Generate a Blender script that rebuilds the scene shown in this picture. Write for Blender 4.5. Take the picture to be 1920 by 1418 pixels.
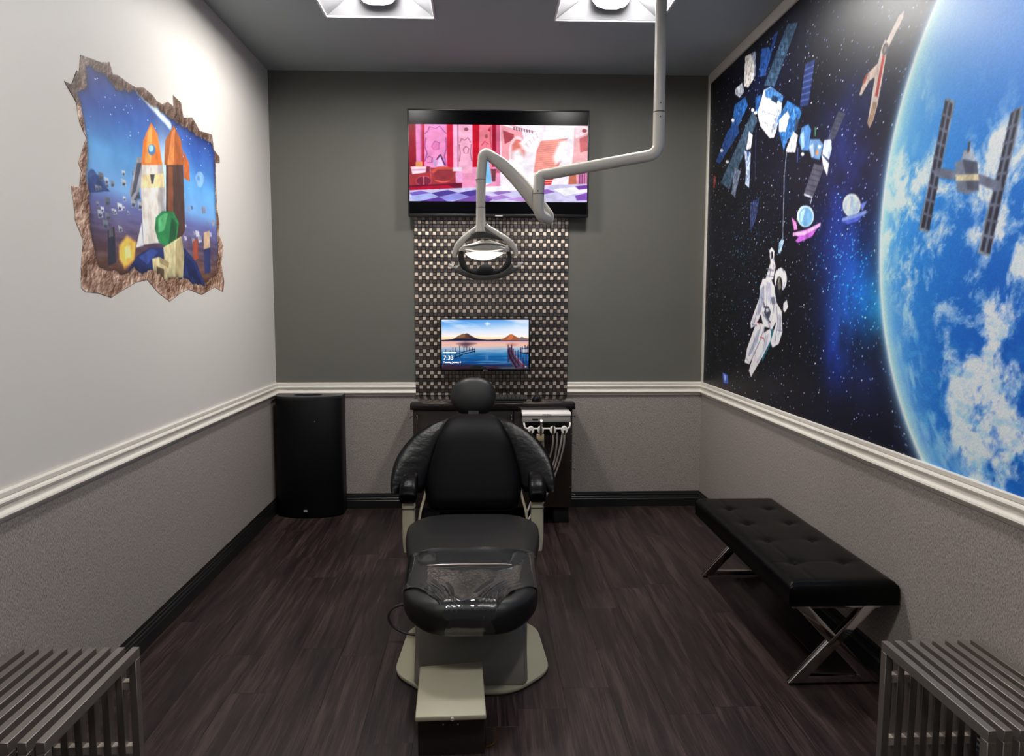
import bpy, bmesh, math, random
import numpy as np
from mathutils import Vector, Matrix
for _o in list(bpy.data.objects): bpy.data.objects.remove(_o)
SC = bpy.context.scene
COL = SC.collection
PI = math.pi
# ------------------------------------------------------------------ camera, world, exposure
cam_d = bpy.data.cameras.new('camera'); cam = bpy.data.objects.new('camera', cam_d); COL.objects.link(cam)
cam_d.sensor_fit = 'HORIZONTAL'; cam_d.sensor_width = 36.0; cam_d.lens = 1447.536*36/1920; cam_d.clip_start = .05
def _cam(yaw, pitch, roll, loc):
    cy, sy, cp, sp = math.cos(yaw), math.sin(yaw), math.cos(pitch), math.sin(pitch)
    f = Vector((sy*cp, cy*cp, -sp)); r = Vector((cy, -sy, 0)); d = f.cross(r)
    cr, sr = math.cos(roll), math.sin(roll)
    r2 = r*cr+d*sr; d2 = d*cr-r*sr
    m = Matrix((r2, -d2, -f)).transposed().to_4x4(); m.translation = loc
    return m
cam.matrix_world = _cam(0.0397241, 0.0977834, -0.0015843, Vector((0, -5.40039, 1.45563)))
SC.camera = cam
wd = bpy.data.worlds.new('world'); SC.world = wd; wd.use_nodes = True
wd.node_tree.nodes['Background'].inputs[0].default_value = (.92, .95, 1, 1)
wd.node_tree.nodes['Background'].inputs[1].default_value = .06
SC.view_settings.view_transform = 'Standard'; SC.view_settings.look = 'None'
SC.view_settings.exposure = 0.0; SC.view_settings.gamma = 1.0; SC.view_settings.use_curve_mapping = False
FRONT_LAMP = 116.0     # emission of the two fixtures over the chair
REAR_LAMP = 84.0      # emission of the fixtures of the next row, behind the frame
# ------------------------------------------------------------------ helpers
def lin(c):
    c = np.asarray(c, float)/255.0
    return np.where(c <= .04045, c/12.92, ((c+.055)/1.055)**2.4)
def L4(r, g, b): 
    t = lin((r, g, b)); return (t[0], t[1], t[2], 1)
def mat(name, rgb=(128,128,128), rough=.5, metal=0., spec=.5, bump=None, var=None, emis=None, coat=0., lin_rgb=None):
    """principled material; bump=(scale xyz, strength, detail); var=(scale xyz, amount)"""
    m = bpy.data.materials.new(name); m.use_nodes = True
    nt = m.node_tree; b = nt.nodes['Principled BSDF']
    base = lin_rgb+(1,) if lin_rgb else L4(*rgb)
    b.inputs['Base Color'].default_value = base
    b.inputs['Roughness'].default_value = rough; b.inputs['Metallic'].default_value = metal
    b.inputs['Specular IOR Level'].default_value = spec
    if coat: b.inputs['Coat Weight'].default_value = coat; b.inputs['Coat Roughness'].default_value = .15
    def noise(sc, det):
        g = nt.nodes.new('ShaderNodeTexCoord'); mp = nt.nodes.new('ShaderNodeMapping'); mp.inputs['Scale'].default_value = sc
        n = nt.nodes.new('ShaderNodeTexNoise'); n.inputs['Scale'].default_value = 1; n.inputs['Detail'].default_value = det
        nt.links.new(g.outputs['Object'], mp.inputs[0]); nt.links.new(mp.outputs[0], n.inputs[0]); return n
    if var:
        n = noise(var[0], 4); mx = nt.nodes.new('ShaderNodeMix'); mx.data_type = 'RGBA'
        mx.inputs[6].default_value = tuple(x*(1-var[1]) for x in base[:3])+(1,)
        mx.inputs[7].default_value = tuple(min(1, x*(1+var[1])) for x in base[:3])+(1,)
        nt.links.new(n.outputs[0], mx.inputs[0]); nt.links.new(mx.outputs[2], b.inputs['Base Color'])
    if bump:
        n = noise(bump[0], bump[2] if len(bump) > 2 else 3); bp = nt.nodes.new('ShaderNodeBump')
        bp.inputs['Strength'].default_value = bump[1]; bp.inputs['Distance'].default_value = .004
        nt.links.new(n.outputs[0], bp.inputs['Height']); nt.links.new(bp.outputs[0], b.inputs['Normal'])
    if emis:
        b.inputs['Emission Color'].default_value = L4(*emis[0]); b.inputs['Emission Strength'].default_value = emis[1]
    return m
ORG = {}
def tag(o, label=None, cat=None, group=None, kind=None):
    if label: o['label'] = label
    if cat: o['category'] = cat
    if group: o['group'] = group
    if kind: o['kind'] = kind
    return o
def thing(name, label, cat, loc, group=None):
    o = bpy.data.objects.new(name, None); COL.objects.link(o); o.location = loc; o.empty_display_size = .1
    ORG[o.name] = Vector(loc); return tag(o, label, cat, group)
def link(name, me, material, parent=None, label=None):
    o = bpy.data.objects.new(name, me); COL.objects.link(o)
    for m in (material if isinstance(material, (list, tuple)) else [material]): me.materials.append(m)
    if parent is not None:
        org = ORG[parent.name]; o.parent = parent
    else:
        n = len(me.vertices); co = np.empty(n*3); me.vertices.foreach_get('co', co); co = co.reshape(-1, 3)
        lo, hi = co.min(0), co.max(0); org = Vector(((lo[0]+hi[0])/2, (lo[1]+hi[1])/2, lo[2])); o.location = org
    me.transform(Matrix.Translation(-org)); ORG[o.name] = org
    if label: o['label'] = label
    return o
class MB:
    def __init__(s): s.bm = bmesh.new()
    def face(s, pts):
        return s.bm.faces.new([s.bm.verts.new(p) for p in pts])
    def hexa(s, p, mi=0):
        v = [s.bm.verts.new(q) for q in p]
        for f in ((0,3,2,1),(4,5,6,7),(0,1,5,4),(1,2,6,5),(2,3,7,6),(3,0,4,7)):
            s.bm.faces.new([v[i] for i in f]).material_index = mi
        return s
    def box(s, x0, x1, y0, y1, z0, z1, mi=0):
        return s.hexa([(x0,y0,z0),(x1,y0,z0),(x1,y1,z0),(x0,y1,z0),(x0,y0,z1),(x1,y0,z1),(x1,y1,z1),(x0,y1,z1)], mi)
    def bar(s, a, b, w, h, up=(0,0,1)):
        a, b = Vector(a), Vector(b); d = (b-a).normalized(); u = Vector(up); r = d.cross(u).normalized(); u = r.cross(d)
        r *= w/2; u *= h/2
        return s.hexa([a-r-u, a+r-u, b+r-u, b-r-u, a-r+u, a+r+u, b+r+u, b-r+u])
    def prism(s, pts, plane, d0, d1):
        mk = {'xz': lambda p, d: (p[0], d, p[1]), 'xy': lambda p, d: (p[0], p[1], d), 'yz': lambda p, d: (d, p[0], p[1])}[plane]
        a = [s.bm.verts.new(mk(p, d0)) for p in pts]; b = [s.bm.verts.new(mk(p, d1)) for p in pts]
        s.bm.faces.new(a); s.bm.faces.new(b[::-1]); n = len(pts)
        for i in range(n): s.bm.faces.new([a[i], b[i], b[(i+1) % n], a[(i+1) % n]])
        return s
    def loft(s, rings, cap=True):
        vs = [[s.bm.verts.new(p) for p in r] for r in rings]; n = len(rings[0])
        for a, b in zip(vs, vs[1:]):
            for i in range(n): s.bm.faces.new([a[i], a[(i+1) % n], b[(i+1) % n], b[i]])
        if cap: s.bm.faces.new(vs[0][::-1]); s.bm.faces.new(vs[-1])
        return s
    def tube(s, pts, r, n=12, cap=True):
        pts = [Vector(p) for p in pts]; rs = r if isinstance(r, (list, tuple)) else [r]*len(pts)
        rings = []; u = None
        for i, p in enumerate(pts):
            d = (pts[min(i+1, len(pts)-1)]-pts[max(i-1, 0)]).normalized()
            if u is None:
                u = d.orthogonal().normalized()
            u = (u-d*u.dot(d)).normalized(); w = d.cross(u)
            rings.append([p+(u*math.cos(2*PI*k/n)+w*math.sin(2*PI*k/n))*rs[i] for k in range(n)])
        return s.loft(rings, cap)
    def cyl(s, a, b, r, n=24, r2=None): return s.tube([a, b], [r, r2 if r2 is not None else r], n)
    def lathe(s, prof, c, n=32):
        rings = [[(c[0]+r*math.cos(2*PI*k/n), c[1]+r*math.sin(2*PI*k/n), c[2]+z) for k in range(n)] for r, z in prof]
        return s.loft(rings)
    def build(s, name, m, parent=None, bevel=0, seg=2, smooth=True, angle=40, sub=0, label=None):
        bm = s.bm; bmesh.ops.recalc_face_normals(bm, faces=bm.faces)
        if bevel:
            es = [e for e in bm.edges if len(e.link_faces) == 2 and e.calc_face_angle() > .5]
            bmesh.ops.bevel(bm, geom=es, offset=bevel, segments=seg, affect='EDGES', profile=.5, clamp_overlap=True)
        me = bpy.data.meshes.new(name); bm.to_mesh(me); bm.free()
        if smooth:
            me.polygons.foreach_set('use_smooth', [True]*len(me.polygons)); me.set_sharp_from_angle(angle=math.radians(angle))
        o = link(name, me, m, parent, label)
        if sub:
            md = o.modifiers.new('subdivision', 'SUBSURF'); md.levels = sub; md.render_levels = sub
        return o
def curve(pts, n=8):
    """Catmull-Rom through pts"""
    P = [Vector(p) for p in pts]; P = [P[0]*2-P[1]]+P+[P[-1]*2-P[-2]]; out = []
    for i in range(1, len(P)-2):
        a, b, c, d = P[i-1:i+3]
        for k in range(n):
            t = k/n; out.append(.5*((2*b)+(c-a)*t+(2*a-5*b+4*c-d)*t*t+(3*b-a-3*c+d)*t**3))
    return out+[P[-2]]
def bend(pts, rad, n=6):
    """polyline with rounded corners"""
    P = [Vector(p) for p in pts]; out = [P[0]]
    for a, b, c in zip(P, P[1:], P[2:]):
        u = (a-b); w = (c-b); r = min(rad, u.length*.49, w.length*.49); p, q = b+u.normalized()*r, b+w.normalized()*r
        for k in range(n+1):
            t = k/n; out.append(p*(1-t)**2+b*2*t*(1-t)+q*t*t)
    return out+[P[-1]]
def sring(c, a, b, n=4., k=40):
    """superellipse ring round c with half vectors a, b"""
    c, a, b = Vector(c), Vector(a), Vector(b); out = []
    for i in range(k):
        t = 2*PI*i/k; ct, st = math.cos(t), math.sin(t)
        out.append(c+a*math.copysign(abs(ct)**(2/n), ct)+b*math.copysign(abs(st)**(2/n), st))
    return out
def text_part(body, size, m, parent, name, origin, extr=.0004, align='LEFT', spacing=1.0, shear=0., bold=0.):
    """flat lettering in the xz plane, facing -y, lower left at origin"""
    cu = bpy.data.curves.new('lettering', 'FONT'); cu.body = body; cu.size = size; cu.extrude = extr; cu.align_x = align
    cu.space_character = spacing; cu.shear = shear; cu.offset = bold; cu.resolution_u = 4
    t = bpy.data.objects.new('lettering', cu); COL.objects.link(t); bpy.context.view_layer.update()
    me = bpy.data.meshes.new_from_object(t.evaluated_get(bpy.context.evaluated_depsgraph_get()))
    bpy.data.objects.remove(t); bpy.data.curves.remove(cu)
    me.materials.clear(); me.transform(Matrix.Translation(origin) @ Matrix.Rotation(PI/2, 4, 'X')); me.name = name
    return link(name, me, m, parent)
# ------------------------------------------------------------------ flat prints: a grid mesh with its own point colours
rng = np.random.RandomState(11)
def vnoise(x, y, seed):
    r = np.random.RandomState(seed); T = r.rand(64, 64); xi = np.floor(x).astype(int); yi = np.floor(y).astype(int)
    fx = x-xi; fy = y-yi; fx = fx*fx*(3-2*fx); fy = fy*fy*(3-2*fy)
    g = lambda a, b: T[a % 64, b % 64]
    return (g(xi, yi)*(1-fx)+g(xi+1, yi)*fx)*(1-fy)+(g(xi, yi+1)*(1-fx)+g(xi+1, yi+1)*fx)*fy
def fbm(x, y, seed, octv=5, gain=.5):
    s = 0; a = 1; tot = 0
    for i in range(octv): s = s+a*vnoise(x, y, seed+i); tot += a; a *= gain; x = x*2.03+7.1; y = y*2.03+3.7
    return s/tot
def sd_poly(X, Y, pts):
    d = np.full(X.shape, 1e9); ins = np.zeros(X.shape, bool); n = len(pts)
    for i in range(n):
        ax, ay = pts[i]; bx, by = pts[(i+1) % n]; ex, ey = bx-ax, by-ay; wx, wy = X-ax, Y-ay
        t = np.clip((wx*ex+wy*ey)/(ex*ex+ey*ey+1e-12), 0, 1); d = np.minimum(d, (wx-ex*t)**2+(wy-ey*t)**2)
        cnd = ((ay > Y) != (by > Y)); ins ^= cnd & (X < (ex*(Y-ay)/(ey if ey else 1e-9)+ax))
    d = np.sqrt(d); return np.where(ins, -d, d)
def sd_line(X, Y, pts):
    d = np.full(X.shape, 1e9)
    for (ax, ay), (bx, by) in zip(pts, pts[1:]):
        ex, ey = bx-ax, by-ay; wx, wy = X-ax, Y-ay; t = np.clip((wx*ex+wy*ey)/(ex*ex+ey*ey+1e-12), 0, 1)
        d = np.minimum(d, (wx-ex*t)**2+(wy-ey*t)**2)
    return np.sqrt(d)
class Print:
    def __init__(s, x0, x1, y0, y1, nx, ny, bg=(0, 0, 0)):
        s.xs = np.linspace(x0, x1, nx); s.ys = np.linspace(y0, y1, ny); s.X, s.Y = np.meshgrid(s.xs, s.ys)
        s.A = np.empty((ny, nx, 3)); s.A[:] = bg; s.aa = max((x1-x0)/nx, (y1-y0)/ny)*.8; s.gain = 1.0
    def _win(s, pts, pad):
        p = np.array(pts); i = np.searchsorted(s.xs, [p[:, 0].min()-pad, p[:, 0].max()+pad]); j = np.searchsorted(s.ys, [p[:, 1].min()-pad, p[:, 1].max()+pad])
        return slice(j[0], j[1]), slice(i[0], i[1])
    def over(s, w, c, win=None):
        win = win or (slice(None), slice(None)); a = s.A[win]; s.A[win] = a*(1-w[..., None])+np.asarray(c, float)*w[..., None]
    def poly(s, pts, c, soft=0, op=1):
        f = max(s.aa, soft); w = s._win(pts, f*2)
        if s.X[w].size == 0: return
        s.over(np.clip(.5-sd_poly(s.X[w], s.Y[w], pts)/(2*f), 0, 1)*op, c, w)
    def line(s, pts, c, wd, soft=0, op=1):
        f = max(s.aa, soft); w = s._win(pts, wd+f*2)
        if s.X[w].size == 0: return
        s.over(np.clip(.5-(sd_line(s.X[w], s.Y[w], pts)-wd/2)/(2*f), 0, 1)*op, c, w)
    def glow(s, x, y, r, c, op=1, ry=None):
        ry = ry or r; s.over(np.exp(-(((s.X-x)/r)**2+((s.Y-y)/ry)**2))*op, c)
    def add(s, w, c): s.A += w[..., None]*np.asarray(c, float)
    def dots(s, n, smin, smax, pick, wgt=None):
        """little stars added to the print"""
        ny, nx = s.X.shape; k = 0; tries = 0
        while k < n and tries < n*8:
            tries += 1; i, j = rng.randint(2, nx-3), rng.randint(2, ny-3)
            if wgt is not None and rng.rand() > wgt[j, i]: continue
            k += 1; b = rng.uniform(smin, smax)*rng.rand()**2; c = np.array(pick())
            for dj in (-1, 0, 1, 2):
                for di in (-1, 0, 1): s.A[j+dj, i+di] += c*b*math.exp(-(di*di+(dj-.4)**2)*1.1)
    def mesh(s, name, place, m, parent=None, keep=None, flip=False):
        ny, nx = s.X.shape; co = place(s.X.ravel(), s.Y.ravel())
        idx = np.arange(nx*ny).reshape(ny, nx); q = np.stack([idx[:-1, :-1], idx[:-1, 1:], idx[1:, 1:], idx[1:, :-1]], -1).reshape(-1, 4)
        if flip: q = q[:, ::-1]
        colr = np.minimum(lin(np.clip(s.A, 0, 255))*s.gain, .9 if s.gain != 1 else 1).reshape(-1, 3)
        if keep is not None:
            kk = keep.ravel(); q = q[kk[q].all(1)]; u, inv = np.unique(q, return_inverse=True); q = inv.reshape(-1, 4); co = co[u]; colr = colr[u]
        me = bpy.data.meshes.new(name); me.vertices.add(len(co)); me.vertices.foreach_set('co', co.astype(np.float32).ravel())
        me.loops.add(q.size); me.loops.foreach_set('vertex_index', q.ravel().astype(np.int32)); me.polygons.add(len(q))
        me.polygons.foreach_set('loop_start', np.arange(0, q.size, 4, dtype=np.int32)); me.update(calc_edges=True)
        at = me.color_attributes.new('print', 'FLOAT_COLOR', 'POINT'); at.data.foreach_set('color', np.c_[colr, np.ones(len(colr))].astype(np.float32).ravel())
        return link(name, me, m, parent)
def print_mat(name, rough=.4, emit=None, spec=.5, bump=0):
    m = bpy.data.materials.new(name); m.use_nodes = True; nt = m.node_tree; b = nt.nodes['Principled BSDF']
    a = nt.nodes.new('ShaderNodeAttribute'); a.attribute_name = 'print'
    b.inputs['Roughness'].default_value = rough; b.inputs['Specular IOR Level'].default_value = spec
    if emit is None: nt.links.new(a.outputs['Color'], b.inputs['Base Color'])
    else:
        b.inputs['Base Color'].default_value = (.004, .004, .005, 1)
        nt.links.new(a.outputs['Color'], b.inputs['Emission Color']); b.inputs['Emission Strength'].default_value = emit
    if bump:
        g = nt.nodes.new('ShaderNodeTexCoord'); n = nt.nodes.new('ShaderNodeTexNoise'); n.inputs['Scale'].default_value = 220
        bp = nt.nodes.new('ShaderNodeBump'); bp.inputs['Strength'].default_value = bump; bp.inputs['Distance'].default_value = .002
        nt.links.new(g.outputs['Object'], n.inputs[0]); nt.links.new(n.outputs[0], bp.inputs['Height']); nt.links.new(bp.outputs[0], b.inputs['Normal'])
    return m
# measured outlines (metres on the wall: distance from the back wall, height)
MURAL_SHAPES=[
('p',(42, 62, 84),[(1.368,2.872),(1.501,2.831),(1.215,2.602),(1.059,2.649)],0),
('s',(30, 46, 64),[(1.336,2.849),(1.471,2.807)],0.006),
('s',(30, 46, 64),[(1.303,2.826),(1.441,2.783)],0.006),
('s',(30, 46, 64),[(1.270,2.802),(1.410,2.758)],0.006),
('s',(30, 46, 64),[(1.236,2.778),(1.379,2.733)],0.006),
('s',(30, 46, 64),[(1.202,2.753),(1.347,2.708)],0.006),
('s',(30, 46, 64),[(1.167,2.728),(1.315,2.682)],0.006),
('s',(30, 46, 64),[(1.132,2.702),(1.282,2.656)],0.006),
('s',(30, 46, 64),[(1.096,2.676),(1.249,2.630)],0.006),
('p',(30, 62, 120),[(0.996,2.864),(1.112,2.838),(1.158,2.784),(1.068,2.702),(0.980,2.717)],0),
('p',(26, 52, 104),[(1.176,2.875),(1.242,2.878),(1.182,2.806),(1.130,2.783)],0),
('p',(214, 206, 198),[(0.729,2.905),(0.827,2.891),(0.886,2.827),(0.888,2.732),(0.802,2.708),(0.722,2.735)],0),
('p',(120, 130, 150),[(0.827,2.891),(0.905,2.883),(0.917,2.745),(0.888,2.732),(0.886,2.827)],0),
('p',(160, 165, 180),[(0.572,2.764),(0.692,2.765),(0.732,2.700),(0.649,2.689),(0.557,2.735)],0),
('p',(52, 72, 92),[(0.889,2.554),(0.972,2.482),(0.500,2.163),(0.320,2.237)],0),
('s',(36, 50, 70),[(0.825,2.518),(0.918,2.446)],0.006),
('s',(36, 50, 70),[(0.760,2.482),(0.863,2.409)],0.006),
('s',(36, 50, 70),[(0.692,2.444),(0.807,2.371)],0.006),
('s',(36, 50, 70),[(0.623,2.405),(0.749,2.331)],0.006),
('s',(36, 50, 70),[(0.551,2.365),(0.689,2.291)],0.006),
('s',(36, 50, 70),[(0.476,2.324),(0.628,2.250)],0.006),
('s',(36, 50, 70),[(0.400,2.281),(0.565,2.207)],0.006),
('p',(35, 80, 140),[(0.564,2.666),(0.751,2.668),(0.805,2.606),(0.613,2.508),(0.503,2.544)],0),
('p',(28, 60, 115),[(0.429,2.536),(0.608,2.565),(0.667,2.485),(0.289,2.362),(0.205,2.389)],0),
('p',(34, 74, 130),[(0.929,2.617),(1.019,2.614),(1.027,2.521),(0.937,2.532)],0),
('p',(225, 222, 225),[(1.061,2.624),(1.159,2.615),(1.338,2.522),(1.320,2.441),(1.239,2.334),(1.171,2.343),(1.020,2.441),(0.968,2.525)],0),
('p',(58, 104, 160),[(1.076,2.620),(1.165,2.614),(1.341,2.521),(1.334,2.487),(1.085,2.581)],0),
('p',(150, 160, 180),[(1.264,2.493),(1.325,2.478),(1.263,2.358),(1.218,2.333),(1.195,2.372)],0),
('s',(120, 130, 150),[(1.027,2.521),(1.296,2.428)],0.006),
('s',(140, 150, 170),[(1.008,2.474),(1.262,2.377)],0.006),
('p',(24, 40, 66),[(1.186,2.566),(1.274,2.529),(1.261,2.501),(1.177,2.538)],0),
('p',(20, 28, 48),[(1.323,2.440),(1.361,2.459),(1.320,2.307),(1.256,2.301)],0),
('p',(40, 92, 152),[(1.332,2.448),(1.404,2.482),(1.563,2.406),(1.588,2.377),(1.494,2.281),(1.422,2.286),(1.377,2.239),(1.318,2.327),(1.271,2.414)],0),
('p',(220, 225, 235),[(1.298,2.408),(1.409,2.429),(1.436,2.395),(1.393,2.330),(1.303,2.349)],0),
('s',(24, 58, 104),[(1.431,2.452),(1.467,2.314)],0.008),
('s',(90, 140, 190),[(1.480,2.430),(1.522,2.357)],0.008),
('p',(70, 120, 180),[(1.595,2.305),(1.671,2.305),(1.706,2.272),(1.682,2.180),(1.605,2.195),(1.566,2.248)],0),
('p',(150, 185, 225),[(1.582,2.271),(1.620,2.290),(1.637,2.207),(1.604,2.200)],0),
('p',(90, 130, 175),[(1.699,2.229),(1.804,2.208),(1.846,2.174),(1.813,2.113),(1.729,2.137),(1.682,2.189)],0),
('p',(170, 190, 220),[(1.694,2.196),(1.735,2.205),(1.753,2.141),(1.724,2.139)],0),
('p',(230, 230, 235),[(1.491,2.309),(1.552,2.278),(1.525,2.201),(1.428,2.220),(1.414,2.241)],0),
('p',(40, 50, 70),[(1.520,2.375),(1.557,2.349),(1.539,2.299),(1.510,2.314)],0),
('p',(190, 205, 230),[(1.854,2.193),(1.922,2.184),(1.935,2.140),(1.911,2.095),(1.840,2.133)],0),
('p',(230, 234, 245),[(1.830,2.135),(1.913,2.079),(1.899,2.027),(1.856,2.072)],0),
('p',(200, 120, 60),[(1.772,2.163),(1.800,2.158),(1.794,2.139),(1.769,2.143)],0),
('p',(66, 70, 90),[(1.985,2.291),(2.054,2.263),(1.951,2.174),(1.893,2.194)],0),
('p',(78, 78, 94),[(1.756,2.106),(1.865,2.074),(1.756,1.950),(1.647,1.978)],0),
('s',(54, 56, 72),[(1.970,2.275),(2.038,2.248)],0.006),
('s',(56, 56, 72),[(1.739,2.085),(1.848,2.054)],0.006),
('s',(54, 56, 72),[(1.955,2.259),(2.021,2.234)],0.006),
('s',(56, 56, 72),[(1.721,2.064),(1.830,2.034)],0.006),
('s',(54, 56, 72),[(1.940,2.243),(2.003,2.219)],0.006),
('s',(56, 56, 72),[(1.703,2.043),(1.812,2.013)],0.006),
('s',(54, 56, 72),[(1.924,2.227),(1.986,2.204)],0.006),
('s',(56, 56, 72),[(1.684,2.021),(1.794,1.992)],0.006),
('s',(54, 56, 72),[(1.908,2.211),(1.968,2.189)],0.006),
('s',(56, 56, 72),[(1.666,2.000),(1.775,1.971)],0.006),
('s',(190, 195, 205),[(1.658,1.976),(1.746,1.951),(1.731,1.927)],0.008),
('p',(33, 46, 92),[(1.611,2.601),(1.718,2.590),(1.663,2.395),(1.562,2.410)],0),
('s',(66, 84, 140),[(1.604,2.574),(1.710,2.563)],0.006),
('s',(66, 84, 140),[(1.597,2.547),(1.702,2.535)],0.006),
('s',(66, 84, 140),[(1.590,2.520),(1.694,2.507)],0.006),
('s',(66, 84, 140),[(1.584,2.493),(1.686,2.480)],0.006),
('s',(66, 84, 140),[(1.577,2.465),(1.679,2.451)],0.006),
('s',(66, 84, 140),[(1.569,2.438),(1.671,2.423)],0.006),
('p',(30, 40, 75),[(0.890,2.033),(1.042,2.045),(1.019,1.964),(0.921,1.857)],0),
('s',(70, 80, 120),[(0.915,2.030),(0.910,1.882)],0.006),
('s',(70, 80, 120),[(0.947,2.026),(0.934,1.893)],0.006),
('s',(70, 80, 120),[(0.978,2.022),(0.958,1.903)],0.006),
('s',(70, 80, 120),[(1.008,2.018),(0.981,1.913)],0.006),
('p',(205, 208, 215),[(0.836,2.449),(0.902,2.414),(0.877,2.345),(0.796,2.350)],0),
('p',(150, 165, 200),[(0.763,2.356),(0.879,2.323),(0.875,2.196),(0.866,2.122),(0.798,2.154),(0.806,2.239)],0),
('p',(60, 90, 150),[(0.803,2.348),(0.849,2.334),(0.858,2.306),(0.813,2.314)],0),
('p',(90, 100, 120),[(0.598,2.286),(0.713,2.244),(0.615,2.101),(0.547,2.133)],0),
('s',(44, 48, 78),[(0.955,2.434),(0.966,2.150)],0.01),
('s',(60, 90, 160),[(1.558,2.213),(1.557,2.150)],0.008),
('s',(70, 150, 90),[(1.751,2.270),(1.755,2.235)],0.008),
('p',(120, 50, 50),[(0.162,2.310),(0.222,2.289),(0.195,2.219),(0.161,2.224)],0),
('p',(225, 228, 235),[(0.914,2.553),(0.913,2.551),(0.912,2.550),(0.909,2.548),(0.905,2.548),(0.900,2.548),(0.895,2.548),(0.889,2.550),(0.884,2.551),(0.878,2.553),(0.873,2.555),(0.869,2.558),(0.866,2.560),(0.864,2.563),(0.863,2.565),(0.863,2.567),(0.865,2.569),(0.868,2.570),(0.872,2.571),(0.877,2.571),(0.882,2.570),(0.888,2.569),(0.893,2.567),(0.899,2.565),(0.903,2.563),(0.908,2.560),(0.911,2.558),(0.913,2.555)],0),
('p',(225, 228, 235),[(0.962,2.526),(0.961,2.524),(0.960,2.522),(0.957,2.521),(0.953,2.521),(0.948,2.521),(0.943,2.521),(0.938,2.522),(0.932,2.524),(0.927,2.526),(0.922,2.528),(0.918,2.531),(0.915,2.533),(0.913,2.536),(0.912,2.538),(0.912,2.540),(0.914,2.541),(0.917,2.543),(0.921,2.543),(0.925,2.543),(0.931,2.543),(0.936,2.541),(0.942,2.540),(0.947,2.538),(0.952,2.536),(0.956,2.533),(0.959,2.531),(0.961,2.528)],0),
('p',(225, 228, 235),[(0.565,2.575),(0.564,2.573),(0.562,2.571),(0.559,2.570),(0.554,2.570),(0.549,2.570),(0.543,2.570),(0.536,2.571),(0.530,2.573),(0.523,2.575),(0.518,2.578),(0.513,2.581),(0.509,2.583),(0.507,2.586),(0.506,2.589),(0.506,2.591),(0.508,2.592),(0.512,2.594),(0.516,2.594),(0.522,2.594),(0.528,2.594),(0.534,2.592),(0.541,2.590),(0.547,2.588),(0.553,2.586),(0.558,2.583),(0.561,2.580),(0.564,2.578)],0),
('p',(225, 228, 235),[(0.477,2.341),(0.476,2.339),(0.474,2.337),(0.471,2.336),(0.466,2.335),(0.460,2.335),(0.454,2.335),(0.447,2.336),(0.440,2.337),(0.434,2.339),(0.428,2.342),(0.423,2.344),(0.419,2.347),(0.416,2.350),(0.415,2.352),(0.416,2.354),(0.418,2.356),(0.421,2.358),(0.426,2.358),(0.432,2.359),(0.438,2.358),(0.445,2.357),(0.452,2.356),(0.459,2.354),(0.464,2.352),(0.469,2.349),(0.473,2.346),(0.476,2.344)],0),
('p',(225, 228, 235),[(0.354,2.434),(0.353,2.432),(0.351,2.430),(0.347,2.429),(0.342,2.428),(0.337,2.428),(0.330,2.428),(0.323,2.429),(0.316,2.431),(0.309,2.433),(0.302,2.436),(0.297,2.438),(0.293,2.441),(0.290,2.444),(0.289,2.447),(0.290,2.449),(0.292,2.451),(0.296,2.452),(0.301,2.453),(0.307,2.453),(0.314,2.452),(0.321,2.451),(0.328,2.450),(0.335,2.448),(0.341,2.445),(0.346,2.442),(0.350,2.440),(0.353,2.437)],0),
('p',(225, 228, 235),[(1.447,2.225),(1.446,2.224),(1.445,2.222),(1.443,2.221),(1.440,2.220),(1.436,2.220),(1.432,2.220),(1.428,2.221),(1.423,2.222),(1.419,2.223),(1.415,2.225),(1.412,2.227),(1.409,2.229),(1.408,2.231),(1.407,2.233),(1.407,2.235),(1.409,2.236),(1.411,2.237),(1.414,2.238),(1.418,2.239),(1.422,2.238),(1.426,2.238),(1.431,2.237),(1.435,2.235),(1.439,2.233),(1.442,2.232),(1.444,2.229),(1.446,2.227)],0),
('p',(225, 228, 235),[(1.636,2.172),(1.635,2.170),(1.634,2.168),(1.632,2.167),(1.629,2.166),(1.626,2.166),(1.622,2.166),(1.618,2.167),(1.614,2.168),(1.611,2.169),(1.607,2.171),(1.604,2.172),(1.602,2.174),(1.600,2.176),(1.600,2.178),(1.600,2.180),(1.601,2.181),(1.603,2.183),(1.606,2.183),(1.609,2.184),(1.613,2.184),(1.617,2.183),(1.621,2.182),(1.625,2.181),(1.628,2.179),(1.631,2.177),(1.634,2.175),(1.635,2.173)],0),
('p',(225, 228, 235),[(0.654,2.742),(0.653,2.740),(0.652,2.739),(0.648,2.738),(0.644,2.737),(0.639,2.737),(0.633,2.738),(0.627,2.740),(0.620,2.742),(0.614,2.744),(0.609,2.747),(0.604,2.749),(0.601,2.752),(0.598,2.755),(0.597,2.757),(0.598,2.760),(0.600,2.761),(0.603,2.762),(0.607,2.763),(0.613,2.762),(0.619,2.762),(0.625,2.760),(0.631,2.758),(0.637,2.756),(0.643,2.753),(0.647,2.750),(0.651,2.748),(0.653,2.745)],0),
('p',(225, 228, 235),[(1.823,2.170),(1.823,2.169),(1.822,2.167),(1.820,2.166),(1.818,2.165),(1.815,2.165),(1.811,2.165),(1.808,2.166),(1.804,2.167),(1.801,2.168),(1.797,2.169),(1.795,2.171),(1.793,2.173),(1.791,2.175),(1.791,2.177),(1.791,2.178),(1.792,2.180),(1.794,2.181),(1.796,2.182),(1.799,2.182),(1.803,2.182),(1.806,2.181),(1.810,2.180),(1.813,2.179),(1.817,2.178),(1.819,2.176),(1.821,2.174),(1.823,2.172)],0),
('s',(120, 125, 145),[(1.415,2.222),(1.395,2.093),(1.406,1.786)],0.009),
('s',(60, 66, 88),[(1.406,2.167),(1.406,1.815)],0.003),
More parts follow.
